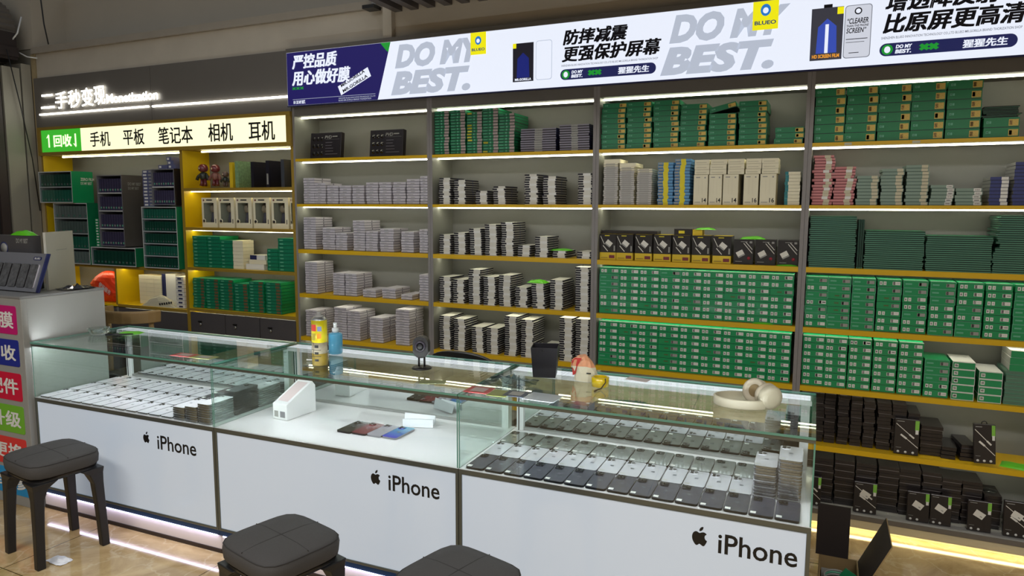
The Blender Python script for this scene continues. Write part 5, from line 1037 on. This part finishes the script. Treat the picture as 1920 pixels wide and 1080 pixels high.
card(-.958, 2.235, ztp, .12, .10, R(-2), mat('translucent_sheet', (190, 198, 202), .3, alpha=.75), 'pale translucent sheet lying right of the dark blue card')
card(-2.70, 2.232, ztp, .115, .062, R(2), mat('red_card', (160, 36, 40), .4), 'red half of leaflet lying on front of left glass top', M['pinkl'])
card(-2.583, 2.234, ztp, .115, .062, R(2), mat('olive_card', (120, 130, 60), .4), 'green half of leaflet lying beside the red one', M['label2'])
card(-1.40, 2.262, ztp, .10, .055, R(24), mat('green_gold_card', (120, 128, 84), .4), 'small green gold card near right front of middle glass top')
card(-.70, 2.67, ztp, .09, .05, R(-10), mat('pale_pink_tissue', (206, 196, 196), .7), 'flat pale tissue lying at the rear of right glass top')
wp = crumple('plastic_wrap', (-1.09, 2.42, ztp), (.20, .16, .035), M['clear'], 9, 'crumpled clear plastic wrap beside the black bin', 'plastic wrap', n=9)
cbl = MB().tube([(-2.08, 2.68, ztp+.004), (-2.10, 2.62, ztp+.02), (-2.07, 2.55, ztp+.004), (-2.02, 2.50, ztp+.004), (-2.03, 2.42, ztp+.004), (-2.06, 2.40, ztp+.006)], .0032, M['aluw']).build('white_cable'); tag(cbl, 'thin whitish cable looping behind the yellow spray can', 'cable')
dv = MB().rrect(-2.17, -2.10, 2.60, 2.70, ztp, ztp+.012, .01, M['blackm']).build('card_reader'); tag(dv, 'flat black device at the back of the middle glass top', 'device')
at = empty('glass_ashtray', (-3.49, 2.455, ztp))
b = MB(); n = 24; vs = []; fs = []; prof = [(.036, 0), (.046, .010), (.052, .034), (.045, .035), (.036, .010), (.001, .008)]
for k, (r_, z_) in enumerate(prof):
    for i in range(n): a = 2*math.pi*i/n; rr = r_*(1+(.05 if i % 2 and 0 < k < 4 else 0)); vs.append((rr*math.cos(a), rr*math.sin(a), z_))
for k in range(len(prof)-1):
    for i in range(n): fs.append((k*n+i, k*n+(i+1) % n, (k+1)*n+(i+1) % n, (k+1)*n+i))
fs.append(tuple(reversed(range(n))))
gl = mat('cut_glass', (225, 232, 230), .03, trans=1.0); b.add(vs, fs, gl); b.build('bowl', at)
tag(at, 'round cut glass ashtray on the left glass top by the grey cabinet', 'ashtray')
pouch(-3.36, 2.54, ztp, .12, .07, .012, 'lime green pouch on left glass top beside the ashtray', .5)
pn = MB().tube([(-3.405, 2.43, ztp+.006), (-3.36, 2.465, ztp+.006), (-3.30, 2.51, ztp+.006)], [.0055, .0055, .003], M['black']).build('black_pen'); tag(pn, 'black pen lying before the lime green pouch', 'pen')

# ------------------------------------------------------------------ light grey service cabinet with coloured signs
KX0, KX1, KY0, KY1, KZ = -4.35, -3.603, 2.14, 2.58, 1.095
kc = empty('service_cabinet', (-3.97, 2.36, 0)); kx, ky = -3.97, 2.36
bevel(MB().box(KX0-kx, KX1-.002-kx, KY0-ky, KY1-ky, .0, KZ-.012, M['kiosk']).build('cabinet_body', kc), .002)
bevel(MB().box(KX0-.004-kx, KX1-kx, KY0-.003-ky, KY1+.004-ky, KZ-.012, KZ, mat('cabinet_top', (126, 126, 126), .4, noise=.04)).build('cabinet_top', kc), .002)
MB().box(KX1-.034-kx, KX1-.0315-kx, KY0-.0012-ky, KY0-ky, .0, KZ-.014, M['label2']).build('edge_trim', kc)
MB().box(KX1-.002-kx, KX1-.0012-kx, KY0+.028-ky, KY0+.032-ky, 0, KZ-.014, M['label2']).build('edge_trim', kc)
zs = [(.901, 1.045, (190, 30, 110), '手机贴膜'), (.737, .873, (38, 48, 140), '高价回收'), (.559, .702, (204, 24, 60), '手机配件'), (.388, .532, (112, 176, 50), '内存升级'), (.215, .36, (214, 52, 52), '屏幕更换'), (.055, .195, (0, 140, 200), '主板维修')]
for z0, z1, c_, tx in zs:
    nm = 'sign_%02x%02x%02x' % c_
    s_ = MB(); sx0, sx1 = -4.24, -3.645
    pts = rrp(sx0-kx, z0, sx1-kx, z1, .012)
    s_.prism(pts, KY0-ky-.002, KY0-ky, mat('vinyl_sign_%d' % int(z0*100), c_, .35)); so = s_.build('sign_panel', kc)
    b = MB(); h_ = z1-z0; xr = sx1-.025-kx; letter(b, tx, (xr-.50, z0+h_*.2, xr, z1-h_*.2), KY0-ky-.003, M['label'], .03); b.build('lettering', so)
tag(kc, 'light grey service cabinet with coloured sign panels at the left end of counter', 'cabinet')
kz = KZ+.0004
bp = empty('blister_stand', (-3.86, 2.255, kz+.006)); bp.rotation_euler = (R(-20), 0, R(0))
W_ = .44
b = MB(); b.box(-.24, .19, .0, .012, 0, .205, mat('silver_backing', (140, 142, 150), .25, .4), faces={'r': M['navy']}); b.build('backing_card', bp)
MB().box(-.24, .20, .0125, .016, 0, .208, M['navy']).build('easel_back', bp)
for q in range(5):
    x_ = -.2+q*.075
    b = MB(); b.rrect(x_, x_+.066, .02, .145, -.0005, .006, .008, M['blk'] if q < 4 else M['silver'], Matrix.Rotation(R(90), 4, 'X'), seg=3, top=mat('crinkled_clear_film', (150, 152, 156), .12, .7, noise=.7, nscale=45, bump=1.0)); b.build('blister', bp)
b = MB(); b.add([(x_, -.0012, z_) for x_, z_ in rrp(.10, .168, .165, .186, .008)], [tuple(range(24))], M['navy']); letter(b, 'BLUEO', (.11, .172, .155, .182), -.002, M['label'], .02); b.build('brand_label', bp)
tag(bp, 'display stand of wrapped phone screen films on the grey cabinet', 'display stand')
gb = MB().box(-4.34, -3.86, 2.36, 2.42, kz, kz+.285, mat('dark_grey_carton', (74, 72, 74), .5, noise=.05)).build('grey_carton')
b = MB(); b.lathe([(.035, 0), (.035, .001)], M['navy'], mx=Matrix.Translation((-4.08, 2.3595, kz+.215)) @ Matrix.Rotation(R(90), 4, 'X')); b.lathe([(.028, 0), (.028, .001)], M['label2'], mx=Matrix.Translation((-4.08, 2.3590, kz+.215)) @ Matrix.Rotation(R(90), 4, 'X'), seg=20); letter(b, 'DO MY BEST', (-3.97, kz+.245, -3.87, kz+.27), 2.3585, M['label2'], .03); q_ = b.build('printed_logo'); q_.parent = gb
tag(gb, 'dark grey carton with round blue logo behind the film stand', 'box')
wb = MB().box(0, .30, 0, .012, 0, .305, mat('off_white_board', (178, 176, 166), .5, noise=.03)).build('white_board', loc=(-3.74, 2.475, kz)); wb.rotation_euler = (R(-4), 0, R(12)); qd_ = MB(); qd(qd_, .1, .205, .22, .209, -.0006, M['label2']); c_ = qd_.build('faint_line', wb); tag(wb, 'blank off-white board leaning upright at the back of grey cabinet', 'board')
wb.location = (-3.728, 2.362, kz+.001); wb.rotation_euler = (0, 0, R(122)); wb.scale = (1.0, 1, 1)
pouch(-3.95, 2.39, kz+.286, .16, .05, .03, 'green pouch heaped on top of the dark grey carton', 0)
fo = crumple('folded_film_bag', (-3.675, 2.47, kz), (.11, .16, .03), mat('black_shiny_bag', (30, 28, 32), .15, coat=.5), 12, 'crumpled black plastic bag lying at rear of the grey cabinet top', 'bag', n=8)

# ------------------------------------------------------------------ stools
def stool(loc, rz, tilt=0):
    t = empty('stool', (loc[0], loc[1], 0), rz)
    sx, sy, zs_ = .156, .148, .457
    b = MB(); n = 6; vs = []; fs = []
    def ring(k, z, r_): return [(x*k, y*k, z) for x, y in [(sx*math.cos(a_)*q_, sy*math.sin(a_)*q_) for a_, q_ in [(R(a), 1/max(abs(math.cos(R(a)))**5+abs(math.sin(R(a)))**5, 1e-6)**(1/5)) for a in range(0, 360, 10)]]]
    rings = [ring(.95, zs_-.070, 0), ring(1.0, zs_-.062, 0), ring(1.02, zs_-.03, 0), ring(1.0, zs_-.012, 0), ring(.93, zs_-.002, 0), ring(.6, zs_+.004, 0), ring(.2, zs_+.005, 0)]
    m_ = 36
    for r_ in rings: vs += r_
    for k in range(len(rings)-1):
        for i in range(m_): fs.append((k*m_+i, k*m_+(i+1) % m_, (k+1)*m_+(i+1) % m_, (k+1)*m_+i))
    fs.append(tuple(reversed(range(m_)))); fs.append(tuple((len(rings)-1)*m_+i for i in range(m_)))
    b.add(vs, fs, M['fabric'], None, True); s = b.build('seat_cushion', t)
    sm = mat('seat_seam', (52, 50, 49), .9)
    b = MB()
    b.tube([(0, -sy*.97, zs_-.004), (0, -sy*.6, zs_+.0035), (0, 0, zs_+.005), (0, sy*.6, zs_+.0035), (0, sy*.97, zs_-.004)], .0016, sm, 6); b.tube([(-sx*.97, 0, zs_-.004), (-sx*.6, 0, zs_+.0035), (0, 0, zs_+.005), (sx*.6, 0, zs_+.0035), (sx*.97, 0, zs_-.004)], .0016, sm, 6)
    b.tube([(x, y, zs_-.011) for x, y, z in rings[3]], .0018, sm, 6, closed=True); b.build('seam', s)
    # apron with arched underside, one per side
    fr = M['legs']
    b = MB(); b.add([(x*1.0, y*1.0, zs_-.070) for x, y, z in ring(.97, 0, 0)]+[(x, y, zs_-.088) for x, y, z in ring(.93, 0, 0)], [(i, (i+1) % m_, m_+(i+1) % m_, m_+i) for i in range(m_)]+[tuple(range(m_)), tuple(reversed(range(m_, 2*m_)))], fr, None, True); b.build('seat_frame', t)
    for ax, ay in ((-1, -1), (1, -1), (1, 1), (-1, 1)):
        b = MB(); tx, ty, bx_, by_ = ax*sx*.83, ay*sy*.83, ax*.138, ay*.134
        secs = [(0, .017, 1), (.16, .018, 1), (.30, .021, 1), (.345, .030, 1), (.372, .052, 1)]
        vs = []
        for z, hw, _ in secs:
            k = z/.372; cx_ = bx_+(tx-bx_)*k; cy_ = by_+(ty-by_)*k; ox_ = -ax*(hw-.017); oy_ = -ay*(hw-.017)
            cx_ += ox_*.8; cy_ += oy_*.8
            vs += [(cx_-hw, cy_-hw, z), (cx_+hw, cy_-hw, z), (cx_+hw, cy_+hw, z), (cx_-hw, cy_+hw, z)]
        b.add(vs, [(3, 2, 1, 0), (16, 17, 18, 19)]+[(4*k+i, 4*k+(i+1) % 4, 4*k+4+(i+1) % 4, 4*k+4+i) for k in range(4) for i in range(4)], fr); bevel(b.build('leg', t), .004, 2)
    return t
s0 = stool((-3.105, 1.925), R(-8.7)); tag(s0, 'leftmost grey cushioned stool standing before the coloured sign panels', 'stool', 'grey cushioned stools before the counter')
s1 = copy_tree(s0); s1.location = (-1.60, 1.715, 0); s1.rotation_euler = (0, 0, R(-15)); tag(s1, 'middle grey cushioned stool, cut by the photo bottom, before the left joint', 'stool', 'grey cushioned stools before the counter')
s2 = copy_tree(s0); s2.location = (-.955, 1.755, 0); s2.rotation_euler = (0, 0, R(-14.6)); tag(s2, 'lowest rightmost grey stool, only its seat showing before the middle joint', 'stool', 'grey cushioned stools before the counter')
crumple('tissue', (-2.985, 1.85, .001), (.10, .06, .02), M['paper'], 21, 'crumpled white tissue on the floor tiles by the left stool', 'tissue', n=5)

# chairs behind the counter
ch = empty('wooden_armchair', (-4.0, 3.05, 0))
b = MB(); pts = [(.22*math.cos(R(a)), .16*math.sin(R(a)), .865) for a in range(-190, 11, 14)]; vs = []; fs = []
for p_ in pts:
    d_ = Vector((p_[0], p_[1]*1.3, 0)).normalized()
    for u, v in ((-.01, -.04), (.012, -.045), (.016, .03), (-.006, .035)): vs.append((p_[0]+d_.x*u, p_[1]+d_.y*u, p_[2]+v))
for k in range(len(pts)-1):
    for i in range(4): fs.append((k*4+i, k*4+(i+1) % 4, (k+1)*4+(i+1) % 4, (k+1)*4+i))
fs += [(3, 2, 1, 0), tuple(len(vs)-4+i for i in range(4))]
b.add(vs, fs, M['wood']); bevel(b.build('back_rail', ch), .008, 3)
for x_, y_ in ((-.2, -.03), (.2, -.03), (-.16, .18), (.16, .18)): MB().tube([(x_, y_, 0), (x_*.98, y_*.95, .835 if y_ < 0 else .45)], .016, M['wood']).build('leg', ch)
bevel(MB().box(-.2, .2, -.1, .2, .44, .48, M['blackm']).build('seat', ch), .01)
tag(ch, 'wooden armchair with curved back rail behind the left glass case', 'chair')
bc = empty('black_chair', (-1.6, 3.0, 0))
b = MB(); vs = []; 
for k in range(13):
    a = R(-60+10*k); vs += [(.17*math.sin(a)/math.sin(R(60)), -.05*math.cos(a), .50), (.17*math.sin(a)/math.sin(R(60)), -.05*math.cos(a), .845-.04*(abs(k-6)/6)**2.2), (.17*math.sin(a)/math.sin(R(60)), -.05*math.cos(a)+.02, .845-.04*(abs(k-6)/6)**2.2), (.17*math.sin(a)/math.sin(R(60)), -.05*math.cos(a)+.02, .50)]
fs = [(4*k+i, 4*k+(i+1) % 4, 4*k+4+(i+1) % 4, 4*k+4+i) for k in range(12) for i in range(4)]+[(3, 2, 1, 0), (48, 49, 50, 51)]
b.add(vs, fs, M['black'], None, False); bevel(b.build('backrest', bc), .006)
bevel(MB().box(-.2, .2, .0, .3, .43, .47, M['black']).build('seat', bc), .01)
MB().lathe([(.02, .06), (.02, .43)], M['black']).build('post', bc)
for k in range(5): MB().tube([(0, 0, .06), (.22*math.cos(R(72*k)), .22*math.sin(R(72*k)), .02)], .013, M['black']).build('leg', bc)
MB().box(-.03, .03, -.045, .02, .40, .52, M['black']).build('bracket', bc)
tag(bc, 'black chair whose curved backrest top peeks above the middle glass case', 'chair')

# open carton of scrap at the right end of the counter
oc = empty('open_carton', (.035, 2.62, 0))
b = MB(); w_, d_, h_ = .13, .26, .26
b.box(-.0, w_, -d_/2, d_/2, 0, .006, M['cardb'])
b.box(w_-.005, w_, -d_/2, d_/2, .006, h_, M['cardb']); b.box(0, .005, -d_/2, d_/2, .006, h_, M['cardb']); b.box(.005, w_-.005, d_/2-.005, d_/2, .006, h_, M['cardb']); b.box(.005, w_-.005, -d_/2, -d_/2+.005, .006, h_, M['dkcard']); b.build('box_body', oc)
b = MB(); b.box(-.012, .098, d_/2-.006, d_/2, h_, h_+.195, M['dkcard']); b.build('back_flap', oc)
b = MB(); b.box(0, .004, -.12, .12, 0, .2, M['cardb'], Matrix.Translation((w_, 0, h_)) @ Matrix.Rotation(R(24), 4, 'Y'), faces={'l': M['dkcard']}); b.build('side_flap', oc)
tag(oc, 'open brown carton with dark flaps on the floor at the counter right end', 'box')
zcb = .0065
o = MB(); 
for k in range(3): o.tube([(.06+.042*math.cos(R(a)), -.01+.05*math.sin(R(a)),   .235+.008*k) for a in range(0, 360, 24)], .0035, M['greenl'] if k == 1 else M['label2'], closed=True)
co = o.build('cable_coil', loc=(.035, 2.62, 0)); tag(co, 'coiled pale cable lying in the open brown carton', 'cable')
o = MB().box(-.03, .03, -.002, .002, -.05, .05, M['green'], Matrix.Translation((.085, -.04, .245)) @ Matrix.Rotation(R(30), 4, 'Y')).build('circuit_board', loc=(.035, 2.62, 0)); tag(o, 'green board scrap sticking up in the open carton', 'scrap')
o = MB().box(.01, .10, -.12, -.03, .0068, .21, M['label2']).build('grey_adapter', loc=(.035, 2.62, 0)); tag(o, 'pale grey box filling the bottom of the open carton', 'box')
o = MB().box(.01, .10, .0, .10, .0068, .222, M['label2']).build('grey_adapter', loc=(.035, 2.62, 0)); tag(o, 'pale grey box under the cable coil inside the open carton', 'box')

flush_cartons()
